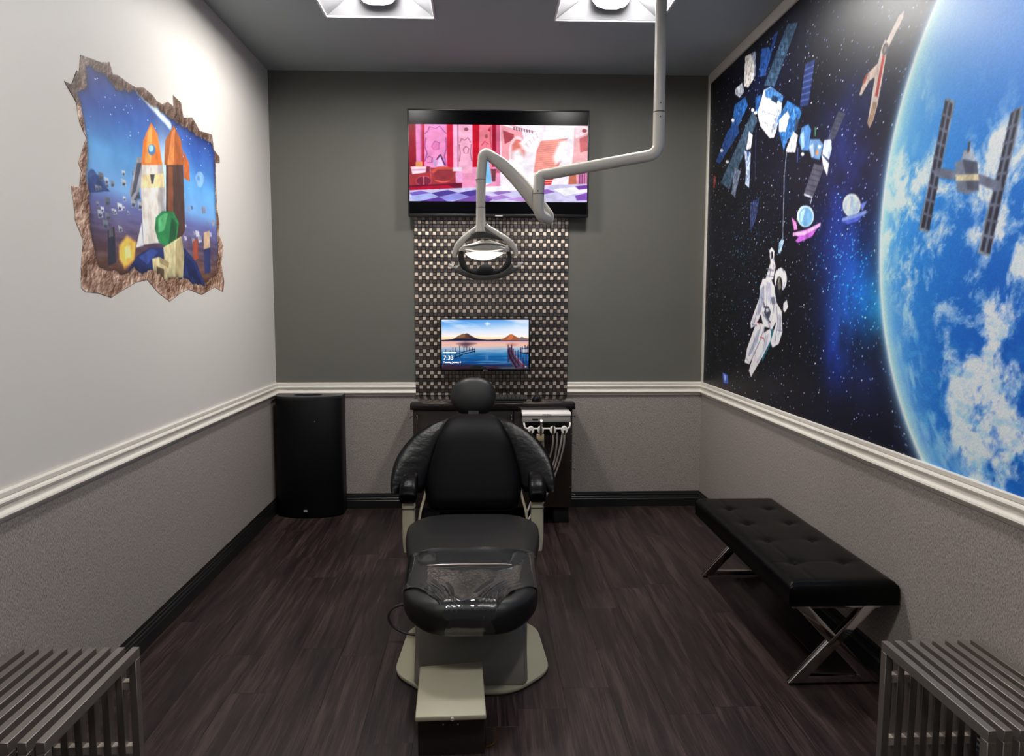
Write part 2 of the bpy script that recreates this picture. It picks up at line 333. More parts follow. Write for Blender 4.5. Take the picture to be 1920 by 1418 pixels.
('p',(150, 180, 215),[(1.357,1.770),(1.393,1.787),(1.425,1.775),(1.380,1.710),(1.349,1.717)],0),
('p',(205, 188, 180),[(2.364,2.472),(2.382,2.428),(2.326,2.231),(2.297,2.180),(2.269,2.157),(2.252,2.183),(2.296,2.354),(2.338,2.449)],0),
('p',(165, 50, 45),[(2.348,2.418),(2.366,2.405),(2.323,2.264),(2.303,2.273)],0),
('p',(150, 125, 105),[(2.290,2.254),(2.322,2.243),(2.297,2.180),(2.271,2.157),(2.252,2.179)],0),
('p',(196, 180, 170),[(2.368,2.457),(2.456,2.527),(2.489,2.528),(2.487,2.507),(2.392,2.432)],0),
('p',(190, 170, 160),[(2.321,2.397),(2.218,2.376),(2.169,2.311),(2.189,2.304),(2.252,2.345),(2.318,2.348)],0),
('p',(160, 70, 60),[(2.241,2.381),(2.218,2.376),(2.194,2.353),(2.214,2.344)],0),
('p',(62, 56, 60),[(2.384,2.424),(2.382,2.419),(2.379,2.416),(2.376,2.413),(2.371,2.410),(2.367,2.410),(2.362,2.410),(2.357,2.411),(2.353,2.413),(2.349,2.417),(2.346,2.421),(2.344,2.425),(2.343,2.430),(2.343,2.435),(2.345,2.440),(2.347,2.445),(2.350,2.449),(2.354,2.452),(2.358,2.454),(2.363,2.455),(2.367,2.454),(2.372,2.453),(2.376,2.451),(2.380,2.447),(2.383,2.443),(2.385,2.439),(2.386,2.434),(2.386,2.429)],0),
('p',(120, 105, 100),[(2.375,2.428),(2.373,2.425),(2.372,2.423),(2.370,2.421),(2.367,2.420),(2.365,2.419),(2.363,2.419),(2.360,2.420),(2.358,2.421),(2.356,2.423),(2.355,2.425),(2.354,2.428),(2.354,2.430),(2.354,2.433),(2.355,2.436),(2.356,2.439),(2.358,2.441),(2.360,2.443),(2.362,2.444),(2.364,2.445),(2.367,2.445),(2.369,2.444),(2.371,2.443),(2.373,2.441),(2.374,2.439),(2.375,2.436),(2.376,2.434),(2.375,2.431)],0),
('p',(118, 128, 142),[(2.788,2.142),(2.838,2.117),(2.721,1.699),(2.661,1.716)],0),
('p',(36, 38, 52),[(2.781,2.136),(2.825,2.113),(2.728,1.707),(2.677,1.723)],0),
('s',(92, 100, 118),[(2.770,2.092),(2.815,2.070)],0.009),
('s',(92, 100, 118),[(2.759,2.048),(2.804,2.026)],0.009),
('s',(92, 100, 118),[(2.748,2.003),(2.794,1.982)],0.009),
('s',(92, 100, 118),[(2.736,1.958),(2.783,1.938)],0.009),
('s',(92, 100, 118),[(2.725,1.912),(2.772,1.892)],0.009),
('s',(92, 100, 118),[(2.713,1.865),(2.761,1.847)],0.009),
('s',(92, 100, 118),[(2.701,1.818),(2.750,1.801)],0.009),
('s',(92, 100, 118),[(2.689,1.771),(2.739,1.754)],0.009),
('s',(92, 100, 118),[(2.803,2.124),(2.703,1.715)],0.012),
('p',(118, 128, 142),[(3.123,2.018),(3.169,2.023),(3.055,1.598),(2.999,1.613)],0),
('p',(36, 38, 52),[(3.117,2.013),(3.156,2.019),(3.062,1.605),(3.014,1.620)],0),
('s',(92, 100, 118),[(3.106,1.972),(3.146,1.975)],0.009),
('s',(92, 100, 118),[(3.095,1.930),(3.136,1.931)],0.009),
('s',(92, 100, 118),[(3.084,1.887),(3.126,1.886)],0.009),
('s',(92, 100, 118),[(3.073,1.844),(3.116,1.841)],0.009),
('s',(92, 100, 118),[(3.061,1.800),(3.105,1.795)],0.009),
('s',(92, 100, 118),[(3.050,1.756),(3.094,1.749)],0.009),
('s',(92, 100, 118),[(3.038,1.711),(3.084,1.701)],0.009),
('s',(92, 100, 118),[(3.026,1.666),(3.073,1.654)],0.009),
('s',(92, 100, 118),[(3.136,2.016),(3.038,1.613)],0.012),
('s',(96, 104, 124),[(2.755,1.903),(2.866,1.873)],0.03),
('s',(96, 104, 124),[(2.979,1.846),(3.082,1.807)],0.03),
('p',(104, 114, 134),[(2.855,1.917),(2.897,1.921),(2.973,1.899),(2.989,1.809),(2.928,1.803),(2.876,1.823)],0),
('p',(70, 76, 94),[(2.897,1.921),(2.973,1.899),(2.989,1.809),(2.931,1.818)],0),
('p',(190, 180, 150),[(2.863,1.876),(2.983,1.860),(2.986,1.839),(2.869,1.856)],0),
('p',(150, 158, 172),[(2.892,1.922),(2.899,1.948),(2.948,1.944),(2.958,1.906)],0),
('s',(60, 66, 80),[(2.924,1.943),(2.928,1.966)],0.012),
('p',(228, 130, 200),[(1.512,1.882),(1.570,1.855),(1.588,1.817),(1.549,1.816)],0),
('p',(190, 215, 240),[(1.775,1.861),(1.774,1.850),(1.768,1.839),(1.757,1.831),(1.743,1.824),(1.725,1.820),(1.705,1.818),(1.684,1.819),(1.661,1.822),(1.640,1.828),(1.620,1.836),(1.603,1.846),(1.590,1.858),(1.581,1.870),(1.577,1.882),(1.579,1.894),(1.585,1.904),(1.597,1.913),(1.612,1.920),(1.631,1.924),(1.652,1.925),(1.674,1.923),(1.696,1.919),(1.717,1.913),(1.736,1.905),(1.752,1.895),(1.764,1.884),(1.772,1.872)],0),
('p',(110, 165, 215),[(1.763,1.858),(1.762,1.849),(1.757,1.840),(1.748,1.833),(1.737,1.827),(1.722,1.823),(1.705,1.821),(1.688,1.822),(1.669,1.825),(1.652,1.830),(1.636,1.837),(1.622,1.846),(1.611,1.855),(1.604,1.866),(1.601,1.876),(1.602,1.886),(1.607,1.895),(1.616,1.903),(1.629,1.908),(1.644,1.912),(1.661,1.913),(1.679,1.912),(1.697,1.909),(1.715,1.904),(1.730,1.896),(1.743,1.888),(1.753,1.878),(1.760,1.869)],0),
('p',(170, 205, 235),[(1.621,1.896),(1.664,1.910),(1.678,1.902),(1.639,1.848),(1.616,1.851)],0),
('p',(172, 86, 188),[(1.550,1.802),(1.840,1.814),(1.763,1.767),(1.601,1.750),(1.570,1.763),(1.605,1.777)],0),
('s',(228, 166, 232),[(1.543,1.797),(1.675,1.791),(1.844,1.815)],0.018),
('p',(110, 130, 222),[(2.219,1.862),(2.277,1.866),(2.240,1.829)],0),
('p',(222, 228, 245),[(2.225,1.856),(2.224,1.845),(2.219,1.836),(2.211,1.828),(2.199,1.822),(2.185,1.818),(2.168,1.816),(2.150,1.817),(2.132,1.820),(2.114,1.825),(2.098,1.833),(2.084,1.842),(2.073,1.853),(2.066,1.864),(2.063,1.876),(2.064,1.887),(2.069,1.896),(2.078,1.905),(2.091,1.911),(2.106,1.914),(2.123,1.916),(2.141,1.914),(2.159,1.911),(2.176,1.905),(2.192,1.897),(2.205,1.888),(2.215,1.878),(2.222,1.867)],0),
('p',(176, 198, 236),[(2.212,1.854),(2.211,1.845),(2.207,1.837),(2.200,1.830),(2.191,1.824),(2.179,1.821),(2.165,1.819),(2.150,1.820),(2.135,1.822),(2.120,1.827),(2.107,1.834),(2.095,1.842),(2.086,1.851),(2.080,1.861),(2.077,1.871),(2.078,1.880),(2.082,1.889),(2.090,1.896),(2.100,1.901),(2.113,1.905),(2.127,1.906),(2.142,1.905),(2.157,1.902),(2.171,1.897),(2.184,1.890),(2.195,1.882),(2.204,1.873),(2.210,1.864)],0),
('p',(215, 226, 246),[(2.105,1.872),(2.126,1.897),(2.140,1.894),(2.124,1.846),(2.107,1.848)],0),
('p',(72, 92, 196),[(2.061,1.804),(2.263,1.821),(2.210,1.793),(2.119,1.790)],0),
('s',(124, 146, 234),[(2.072,1.814),(2.177,1.817),(2.268,1.823)],0.016),
('p',(26, 92, 112),[(1.285,1.329),(1.361,1.301),(1.267,1.214),(1.174,1.129),(1.156,1.165)],0),
('p',(224, 215, 226),[(1.222,1.738),(1.254,1.753),(1.297,1.728),(1.293,1.688),(1.321,1.646),(1.292,1.581),(1.179,1.581),(1.220,1.640),(1.245,1.670)],0),
('p',(20, 20, 34),[(1.251,1.731),(1.273,1.729),(1.282,1.693),(1.257,1.690)],0),
('p',(228, 220, 230),[(1.478,1.575),(1.477,1.562),(1.472,1.550),(1.464,1.539),(1.452,1.530),(1.437,1.523),(1.420,1.519),(1.402,1.518),(1.383,1.520),(1.365,1.524),(1.348,1.532),(1.333,1.542),(1.322,1.554),(1.314,1.567),(1.311,1.580),(1.312,1.594),(1.317,1.606),(1.326,1.618),(1.339,1.627),(1.355,1.633),(1.372,1.637),(1.391,1.638),(1.409,1.635),(1.427,1.630),(1.443,1.622),(1.457,1.613),(1.468,1.601),(1.475,1.588)],0),
('p',(22, 24, 34),[(1.425,1.542),(1.425,1.531),(1.423,1.521),(1.419,1.512),(1.412,1.504),(1.405,1.498),(1.396,1.494),(1.386,1.493),(1.376,1.495),(1.366,1.498),(1.357,1.504),(1.349,1.512),(1.342,1.522),(1.338,1.533),(1.336,1.544),(1.336,1.555),(1.338,1.566),(1.343,1.575),(1.349,1.583),(1.357,1.589),(1.367,1.592),(1.377,1.593),(1.387,1.592),(1.396,1.588),(1.405,1.582),(1.413,1.573),(1.419,1.564),(1.423,1.553)],0),
('p',(150, 140, 120),[(1.362,1.584),(1.382,1.588),(1.380,1.558),(1.362,1.554)],0),
('p',(222, 215, 226),[(1.132,1.586),(1.261,1.592),(1.333,1.494),(1.388,1.383),(1.300,1.314),(1.171,1.326),(1.085,1.453)],0),
('p',(214, 206, 220),[(1.133,1.580),(1.191,1.453),(1.065,1.333),(0.973,1.306),(0.964,1.342),(1.004,1.387),(1.097,1.485),(1.100,1.549)],0),
('p',(220, 212, 224),[(1.341,1.463),(1.425,1.411),(1.445,1.304),(1.401,1.240),(1.315,1.215),(1.284,1.246),(1.352,1.342)],0),
('p',(216, 208, 220),[(1.058,1.344),(1.199,1.337),(1.175,1.283),(0.966,1.098),(0.887,1.101),(0.919,1.188)],0),
('p',(224, 216, 226),[(1.154,1.283),(1.288,1.321),(1.284,1.252),(1.172,1.155),(0.999,1.026),(0.963,1.062),(1.026,1.151)],0),
('p',(224, 220, 226),[(1.446,1.453),(1.485,1.471),(1.509,1.434),(1.466,1.406),(1.444,1.419)],0),
('s',(96, 108, 128),[(1.194,1.547),(1.208,1.453),(1.195,1.379)],0.008),
('s',(96, 108, 128),[(1.325,1.484),(1.306,1.402)],0.008),
('s',(96, 108, 128),[(1.149,1.400),(1.226,1.359)],0.008),
('s',(96, 108, 128),[(1.186,1.321),(1.133,1.250),(1.035,1.157)],0.008),
('s',(96, 108, 128),[(1.354,1.433),(1.379,1.342),(1.349,1.260)],0.008),
('s',(96, 108, 128),[(1.242,1.525),(1.265,1.453)],0.008),
('s',(96, 108, 128),[(1.059,1.398),(1.027,1.343)],0.008),
('s',(96, 108, 128),[(1.256,1.638),(1.235,1.598)],0.008),
('s',(96, 108, 128),[(1.420,1.631),(1.460,1.581),(1.439,1.532)],0.008),
('s',(60, 66, 80),[(1.170,1.432),(1.222,1.430),(1.213,1.401)],0.012),
('s',(60, 66, 80),[(1.209,1.380),(1.269,1.350)],0.012),
('s',(60, 66, 80),[(1.143,1.474),(1.175,1.442)],0.012),
('p',(176, 176, 192),[(1.197,1.573),(1.255,1.561),(1.273,1.484),(1.237,1.453),(1.198,1.505)],0),
('p',(244, 238, 246),[(1.265,1.571),(1.312,1.545),(1.326,1.504),(1.293,1.504)],0),
('p',(160, 164, 182),[(1.113,1.538),(1.165,1.548),(1.167,1.463),(1.114,1.399),(1.061,1.377),(1.074,1.431)],0),
('p',(170, 172, 188),[(1.378,1.403),(1.422,1.383),(1.428,1.314),(1.391,1.262),(1.368,1.281),(1.389,1.343)],0),
('p',(56, 62, 78),[(1.190,1.430),(1.238,1.436),(1.275,1.406),(1.256,1.370),(1.204,1.377),(1.173,1.402)],0),
('p',(200, 196, 206),[(1.200,1.421),(1.234,1.426),(1.247,1.409),(1.213,1.403)],0),
('p',(110, 118, 140),[(1.262,1.484),(1.317,1.488),(1.336,1.453),(1.288,1.445)],0),
('p',(150, 156, 176),[(1.086,1.302),(1.133,1.314),(1.075,1.225),(0.963,1.141),(0.936,1.150),(1.013,1.222)],0),
('p',(170, 174, 190),[(1.202,1.274),(1.252,1.287),(1.225,1.212),(1.115,1.119),(1.079,1.116),(1.168,1.198)],0),
('p',(246, 242, 250),[(1.400,1.622),(1.453,1.601),(1.476,1.566),(1.464,1.542),(1.440,1.581),(1.407,1.607)],0),
('p',(90, 84, 74),[(1.353,1.559),(1.395,1.567),(1.408,1.533),(1.373,1.521)],0),
('s',(120, 126, 146),[(1.234,1.359),(1.278,1.308)],0.007),
('s',(120, 126, 146),[(1.118,1.485),(1.160,1.474)],0.007),
('s',(120, 126, 146),[(1.191,1.641),(1.288,1.627)],0.007),
('s',(120, 126, 146),[(1.189,1.605),(1.291,1.594)],0.007),
('s',(120, 126, 146),[(0.966,1.107),(0.918,1.126)],0.007),
('s',(120, 126, 146),[(1.376,1.312),(1.439,1.308)],0.007),
('s',(120, 126, 146),[(0.990,1.331),(1.066,1.327)],0.007),
('s',(150, 56, 60),[(1.126,1.262),(1.180,1.260),(1.199,1.242)],0.007),
('s',(150, 56, 60),[(1.073,1.347),(1.114,1.335),(1.122,1.314)],0.007),
('p',(60, 90, 190),[(0.469,1.006),(0.580,0.998),(0.593,0.944),(0.491,0.939)],0),
('p',(150, 170, 240),[(0.502,0.997),(0.550,0.986),(0.537,0.957),(0.513,0.960)],0)]
LIMB=(3.5123,1.7213,1.1099)
LIMBPTS=[(2.720,2.482),(2.638,2.398),(2.574,2.322),(2.519,2.237),(2.466,2.114),(2.425,1.968),(2.403,1.828),(2.398,1.684),(2.421,1.625),(2.424,1.514),(2.456,1.403),(2.495,1.293),(2.555,1.173),(2.626,1.051),(2.721,0.926)]
CLOUDS=[(2.577,1.841,0.16,1),(2.549,1.748,0.2,1),(2.777,1.671,0.2,1.1),(2.866,1.838,0.13,0.7),(3.051,1.858,0.13,1),(3.159,1.718,0.2,1),(3.151,1.563,0.18,1),(3.142,1.405,0.13,0.7),(2.954,1.202,0.14,1.1),(3.005,1.104,0.12,0.9),(3.108,1.258,0.12,0.5),(3.207,1.220,0.12,0.6),(2.726,1.358,0.12,0.4),(3.086,0.955,0.12,0.8),(3.239,1.004,0.12,0.7),(2.597,1.627,0.14,0.8),(2.617,2.155,0.09,0.35),(3.170,1.119,0.1,0.5)]
NEB=[(2.094,2.128,0.22,(22, 36, 120)),(2.038,2.207,0.3,(12, 20, 74)),(2.249,1.473,0.2,(0, 90, 170)),(2.417,1.431,0.12,(0, 130, 190)),(2.033,1.167,0.13,(16, 36, 140)),(2.074,1.288,0.22,(8, 24, 86)),(2.137,1.677,0.25,(26, 36, 110)),(1.974,1.805,0.25,(16, 20, 70)),(2.195,1.563,0.3,(12, 34, 90)),(1.391,2.188,0.3,(8, 14, 40)),(2.527,2.366,0.5,(30, 26, 34)),(0.957,2.707,0.2,(12, 24, 66)),(2.369,1.131,0.2,(20, 24, 66)),(1.895,0.881,0.2,(6, 12, 46)),(2.115,1.382,0.15,(40, 40, 90))]
TEALS=[(2.190,1.607,0.12),(2.156,1.474,0.14),(2.276,1.668,0.1),(0.870,1.729,0.25),(1.987,1.663,0.2)]
STAIN=[(2.340,2.206),(2.371,2.134),(2.436,2.116),(2.417,1.431),(2.517,0.877),(2.368,0.957)]
POSTER_OUT=[(2.493,2.329),(2.419,2.340),(2.340,2.350),(2.272,2.371),(2.248,2.332),(2.205,2.341),(2.116,2.336),(2.048,2.336),(1.974,2.357),(1.881,2.349),(1.843,2.335),(1.783,2.334),(1.718,2.362),(1.653,2.357),(1.652,2.408),(1.559,2.398),(1.535,2.334),(1.418,2.361),(1.357,2.338),(1.320,2.318),(1.139,2.338),(1.118,2.264),(1.031,2.241),(1.034,2.210),(1.104,2.198),(1.105,1.969),(1.068,1.883),(1.090,1.820),(1.019,1.765),(1.061,1.660),(1.024,1.569),(1.046,1.511),(1.180,1.534),(1.380,1.492),(1.556,1.518),(1.652,1.499),(1.790,1.458),(1.911,1.495),(2.021,1.550),(2.131,1.535),(2.235,1.506),(2.349,1.472),(2.457,1.489),(2.540,1.491),(2.571,1.504),(2.563,1.587),(2.540,1.675),(2.586,1.737),(2.592,1.801),(2.603,1.855),(2.548,1.859),(2.528,1.921),(2.545,1.945),(2.499,2.019),(2.479,2.043),(2.524,2.092),(2.542,2.159),(2.578,2.182),(2.612,2.207),(2.565,2.209),(2.525,2.266),(2.506,2.269)]
POSTER_IN=[(2.469,2.307),(2.380,2.308),(2.293,2.305),(2.252,2.299),(2.219,2.283),(2.120,2.301),(2.050,2.319),(1.942,2.310),(1.826,2.307),(1.703,2.295),(1.523,2.292),(1.375,2.288),(1.164,2.294),(1.119,2.254),(1.123,2.135),(1.123,1.937),(1.109,1.758),(1.150,1.595),(1.348,1.541),(1.503,1.547),(1.598,1.571),(1.822,1.556),(1.979,1.591),(2.073,1.576),(2.142,1.589),(2.230,1.559),(2.354,1.573),(2.441,1.579),(2.464,1.633),(2.490,1.713),(2.483,1.849),(2.495,1.914),(2.473,2.011),(2.492,2.080),(2.511,2.154),(2.529,2.194),(2.464,2.225),(2.455,2.273)]
POSTER_SHAPES=[
('p',(58, 84, 140),[(2.482,1.922),(2.460,1.938),(2.439,1.939),(2.417,1.926),(2.374,1.923),(2.336,1.894),(2.485,1.865)],0),
('p',(44, 66, 118),[(2.483,1.902),(2.427,1.925),(2.322,1.878),(2.487,1.848)],0),
('p',(120, 165, 215),[(1.286,2.082),(1.289,2.072),(1.297,2.061),(1.308,2.051),(1.322,2.043),(1.339,2.036),(1.355,2.032),(1.372,2.031),(1.386,2.033),(1.399,2.037),(1.408,2.044),(1.413,2.053),(1.414,2.063),(1.411,2.073),(1.404,2.083),(1.393,2.093),(1.379,2.102),(1.364,2.108),(1.347,2.112),(1.330,2.114),(1.315,2.112),(1.302,2.108),(1.293,2.101),(1.287,2.093)],0),
('p',(88, 135, 195),[(1.345,2.079),(1.346,2.075),(1.349,2.072),(1.352,2.068),(1.357,2.066),(1.362,2.064),(1.368,2.062),(1.373,2.062),(1.378,2.062),(1.382,2.064),(1.385,2.066),(1.387,2.069),(1.388,2.072),(1.386,2.076),(1.384,2.079),(1.380,2.082),(1.376,2.085),(1.371,2.087),(1.365,2.089),(1.360,2.089),(1.355,2.089),(1.350,2.087),(1.347,2.085),(1.346,2.082)],0),
('s',(196, 228, 250),[(2.034,2.332),(1.905,2.304),(1.707,2.260)],0.034),
('s',(250, 253, 255),[(2.031,2.330),(1.905,2.302),(1.728,2.264)],0.016),
('p',(177, 185, 195),[(2.084,1.873),(2.034,1.872),(2.027,1.845),(2.074,1.835)],0),
('p',(60, 70, 100),[(2.068,1.856),(2.035,1.856),(2.046,1.843),(2.074,1.841)],0),
('p',(199, 207, 217),[(2.219,1.834),(2.198,1.833),(2.195,1.821),(2.215,1.817)],0),
('p',(60, 70, 100),[(2.212,1.826),(2.198,1.826),(2.203,1.820),(2.215,1.820)],0),
('p',(134, 142, 152),[(2.436,1.886),(2.410,1.886),(2.406,1.870),(2.431,1.864)],0),
('p',(60, 70, 100),[(2.427,1.876),(2.411,1.876),(2.416,1.868),(2.431,1.868)],0),
('p',(111, 119, 129),[(2.390,1.764),(2.349,1.761),(2.344,1.736),(2.383,1.729)],0),
('p',(60, 70, 100),[(2.377,1.747),(2.351,1.746),(2.359,1.734),(2.382,1.734)],0),
('p',(207, 215, 225),[(2.213,1.976),(2.184,1.976),(2.181,1.960),(2.208,1.953)],0),
('p',(60, 70, 100),[(2.204,1.966),(2.185,1.967),(2.191,1.958),(2.207,1.957)],0),
('p',(122, 130, 140),[(2.122,1.985),(2.102,1.985),(2.099,1.974),(2.118,1.969)],0),
('p',(60, 70, 100),[(2.115,1.978),(2.102,1.978),(2.107,1.973),(2.118,1.972)],0),
('p',(188, 196, 206),[(2.221,1.942),(2.182,1.942),(2.177,1.920),(2.213,1.911)],0),
('p',(60, 70, 100),[(2.208,1.928),(2.183,1.928),(2.191,1.918),(2.213,1.916)],0),
('p',(163, 171, 181),[(2.265,1.754),(2.233,1.752),(2.229,1.733),(2.259,1.728)],0),
('p',(60, 70, 100),[(2.254,1.742),(2.234,1.741),(2.241,1.732),(2.258,1.732)],0),
('p',(112, 120, 130),[(2.354,1.905),(2.333,1.905),(2.330,1.892),(2.350,1.888)],0),
('p',(60, 70, 100),[(2.347,1.897),(2.333,1.897),(2.338,1.891),(2.350,1.890)],0),
('p',(204, 212, 222),[(2.304,1.815),(2.276,1.814),(2.273,1.797),(2.299,1.792)],0),
('p',(60, 70, 100),[(2.295,1.804),(2.277,1.804),(2.283,1.796),(2.298,1.796)],0),
('p',(175, 183, 193),[(2.359,1.925),(2.328,1.925),(2.324,1.906),(2.353,1.899)],0),
('p',(60, 70, 100),[(2.349,1.913),(2.329,1.913),(2.336,1.904),(2.353,1.903)],0),
('p',(141, 149, 159),[(2.404,1.887),(2.387,1.886),(2.385,1.876),(2.401,1.873)],0),
('p',(60, 70, 100),[(2.399,1.880),(2.388,1.880),(2.392,1.875),(2.401,1.875)],0),
('p',(215, 223, 233),[(2.315,1.814),(2.293,1.813),(2.290,1.800),(2.311,1.796)],0),
('p',(60, 70, 100),[(2.308,1.806),(2.294,1.805),(2.299,1.799),(2.311,1.799)],0),
('p',(165, 173, 183),[(2.428,1.798),(2.389,1.796),(2.384,1.772),(2.421,1.765)],0),
('p',(60, 70, 100),[(2.416,1.783),(2.390,1.782),(2.399,1.770),(2.421,1.770)],0),
('p',(99, 107, 117),[(2.137,1.897),(2.091,1.896),(2.085,1.871),(2.128,1.861)],0),
('p',(60, 70, 100),[(2.122,1.881),(2.092,1.881),(2.102,1.869),(2.128,1.867)],0),
('p',(94, 102, 112),[(2.104,1.911),(2.059,1.910),(2.053,1.885),(2.095,1.876)],0),
('p',(60, 70, 100),[(2.089,1.895),(2.060,1.895),(2.070,1.883),(2.095,1.882)],0),
('p',(157, 165, 175),[(2.185,1.821),(2.164,1.820),(2.161,1.808),(2.181,1.804)],0),
('p',(60, 70, 100),[(2.178,1.813),(2.165,1.813),(2.169,1.807),(2.180,1.807)],0),
('p',(107, 115, 125),[(2.369,1.794),(2.330,1.792),(2.325,1.768),(2.362,1.761)],0),
('p',(60, 70, 100),[(2.357,1.779),(2.331,1.778),(2.340,1.767),(2.361,1.766)],0),
('p',(105, 113, 123),[(2.406,1.938),(2.366,1.938),(2.361,1.914),(2.398,1.905)],0),
('p',(60, 70, 100),[(2.393,1.923),(2.367,1.923),(2.376,1.912),(2.398,1.910)],0),
('p',(216, 224, 234),[(2.401,1.811),(2.376,1.810),(2.373,1.794),(2.396,1.790)],0),
('p',(60, 70, 100),[(2.393,1.801),(2.377,1.801),(2.382,1.793),(2.396,1.793)],0),
('p',(142, 150, 160),[(2.435,1.827),(2.412,1.826),(2.409,1.812),(2.431,1.807)],0),
('p',(60, 70, 100),[(2.428,1.817),(2.413,1.817),(2.418,1.811),(2.430,1.810)],0),
('p',(210, 218, 228),[(2.265,1.843),(2.224,1.841),(2.219,1.818),(2.258,1.810)],0),
('p',(60, 70, 100),[(2.252,1.828),(2.226,1.827),(2.235,1.816),(2.257,1.815)],0),
('p',(155, 163, 173),[(2.148,1.874),(2.101,1.872),(2.095,1.846),(2.139,1.837)],0),
('p',(60, 70, 100),[(2.133,1.857),(2.103,1.857),(2.113,1.844),(2.139,1.843)],0),
('p',(97, 105, 115),[(2.367,1.851),(2.327,1.850),(2.322,1.825),(2.360,1.817)],0),
('p',(60, 70, 100),[(2.354,1.835),(2.328,1.835),(2.337,1.824),(2.359,1.823)],0),
('p',(131, 139, 149),[(2.313,1.920),(2.283,1.919),(2.280,1.902),(2.307,1.896)],0),
('p',(60, 70, 100),[(2.303,1.909),(2.284,1.909),(2.291,1.901),(2.307,1.899)],0),
('p',(195, 203, 213),[(2.213,1.874),(2.188,1.874),(2.185,1.859),(2.209,1.854)],0),
('p',(60, 70, 100),[(2.205,1.865),(2.189,1.865),(2.194,1.858),(2.208,1.857)],0),
('p',(142, 142, 162),[(1.534,1.914),(1.507,1.913),(1.503,1.901),(1.528,1.896)],0),
('p',(134, 134, 154),[(1.332,1.941),(1.286,1.941),(1.280,1.921),(1.322,1.913)],0),
('p',(129, 129, 149),[(1.274,1.867),(1.249,1.867),(1.246,1.856),(1.269,1.852)],0),
('p',(126, 126, 146),[(1.338,1.933),(1.292,1.933),(1.285,1.913),(1.328,1.905)],0),
('p',(148, 148, 168),[(1.293,1.796),(1.240,1.794),(1.233,1.771),(1.282,1.764)],0),
('p',(137, 137, 157),[(1.197,1.887),(1.147,1.886),(1.140,1.865),(1.186,1.857)],0),
('p',(113, 113, 133),[(1.485,1.925),(1.461,1.924),(1.458,1.913),(1.480,1.909)],0),
('p',(180, 180, 200),[(1.577,1.827),(1.555,1.827),(1.552,1.816),(1.573,1.813)],0),
('p',(160, 160, 180),[(1.589,1.771),(1.555,1.769),(1.551,1.753),(1.583,1.748)],0),
('p',(138, 138, 158),[(1.494,1.772),(1.452,1.770),(1.446,1.750),(1.485,1.744)],0),
('p',(189, 189, 209),[(1.407,1.784),(1.357,1.782),(1.350,1.759),(1.396,1.752)],0),
('p',(183, 183, 203),[(1.430,1.803),(1.398,1.802),(1.393,1.787),(1.424,1.782)],0),
('p',(139, 139, 159),[(1.406,1.795),(1.357,1.792),(1.350,1.770),(1.396,1.764)],0),
('p',(192, 192, 212),[(1.438,1.812),(1.388,1.809),(1.381,1.787),(1.428,1.779)],0),
('p',(133, 133, 153),[(1.466,1.804),(1.436,1.803),(1.432,1.789),(1.460,1.785)],0),
('p',(159, 159, 179),[(1.253,1.821),(1.207,1.820),(1.201,1.800),(1.244,1.793)],0),
('p',(40, 44, 60),[(2.353,1.726),(2.298,1.745),(2.297,1.608),(2.364,1.593)],0),
('p',(90, 90, 100),[(2.343,1.734),(2.309,1.740),(2.310,1.708),(2.347,1.701)],0),
('p',(150, 70, 50),[(1.477,1.750),(1.408,1.774),(1.409,1.671),(1.472,1.659)],0),
('p',(40, 50, 95),[(1.334,1.723),(1.232,1.750),(1.241,1.612),(1.326,1.599)],0),
('p',(190, 160, 130),[(1.320,1.810),(1.235,1.827),(1.233,1.740),(1.329,1.723)],0),
('p',(238, 180, 80),[(2.266,1.675),(2.193,1.718),(2.113,1.701),(2.139,1.623),(2.227,1.589),(2.268,1.624)],0.03),
('p',(250, 225, 150),[(2.218,1.671),(2.167,1.682),(2.168,1.637),(2.214,1.627)],0.02),
('p',(34, 48, 100),[(2.203,1.579),(2.101,1.648),(1.969,1.688),(1.583,1.711),(1.442,1.651),(1.326,1.541),(1.455,1.529),(1.713,1.568),(1.902,1.574)],0),
('p',(52, 72, 140),[(2.093,1.641),(1.969,1.684),(1.892,1.677),(2.014,1.614)],0),
('p',(24, 34, 76),[(1.610,1.687),(1.480,1.649),(1.374,1.550),(1.549,1.582)],0),
('p',(150, 150, 160),[(2.069,2.051),(1.985,2.074),(2.035,1.941),(2.132,1.859),(2.154,1.894)],0),
('p',(70, 74, 86),[(2.071,2.028),(2.026,2.036),(2.092,1.910),(2.138,1.881)],0),
('p',(70, 50, 46),[(1.768,2.081),(1.565,2.117),(1.570,1.797),(1.699,1.707),(1.805,1.725)],0),
('p',(120, 70, 46),[(1.744,2.069),(1.691,2.078),(1.711,1.801),(1.774,1.778)],0),
('p',(160, 86, 42),[(1.662,2.270),(1.577,2.220),(1.556,2.109),(1.790,2.069),(1.766,2.181)],0),
('p',(196, 120, 66),[(1.687,2.239),(1.646,2.257),(1.681,2.088),(1.756,2.075)],0),
('p',(178, 92, 44),[(1.558,2.180),(1.487,2.130),(1.486,2.041),(1.560,2.047)],0),
('p',(212, 204, 196),[(2.022,2.037),(1.810,2.074),(1.789,1.961),(1.822,1.724),(2.043,1.695),(2.044,1.925)],0),
('p',(168, 164, 164),[(1.859,2.065),(1.810,2.074),(1.789,1.961),(1.822,1.724),(1.888,1.715)],0),
('p',(216, 196, 146),[(2.019,1.990),(1.802,2.029),(1.801,1.968),(2.037,1.930)],0),
('p',(60, 60, 70),[(1.946,2.002),(1.897,2.010),(1.917,1.967),(1.936,1.964)],0),
('p',(222, 118, 46),[(1.913,2.227),(1.847,2.189),(1.811,2.065),(2.026,2.028),(2.001,2.133)],0),
('p',(242, 160, 84),[(1.946,2.184),(1.906,2.216),(1.931,2.052),(1.996,2.041)],0),
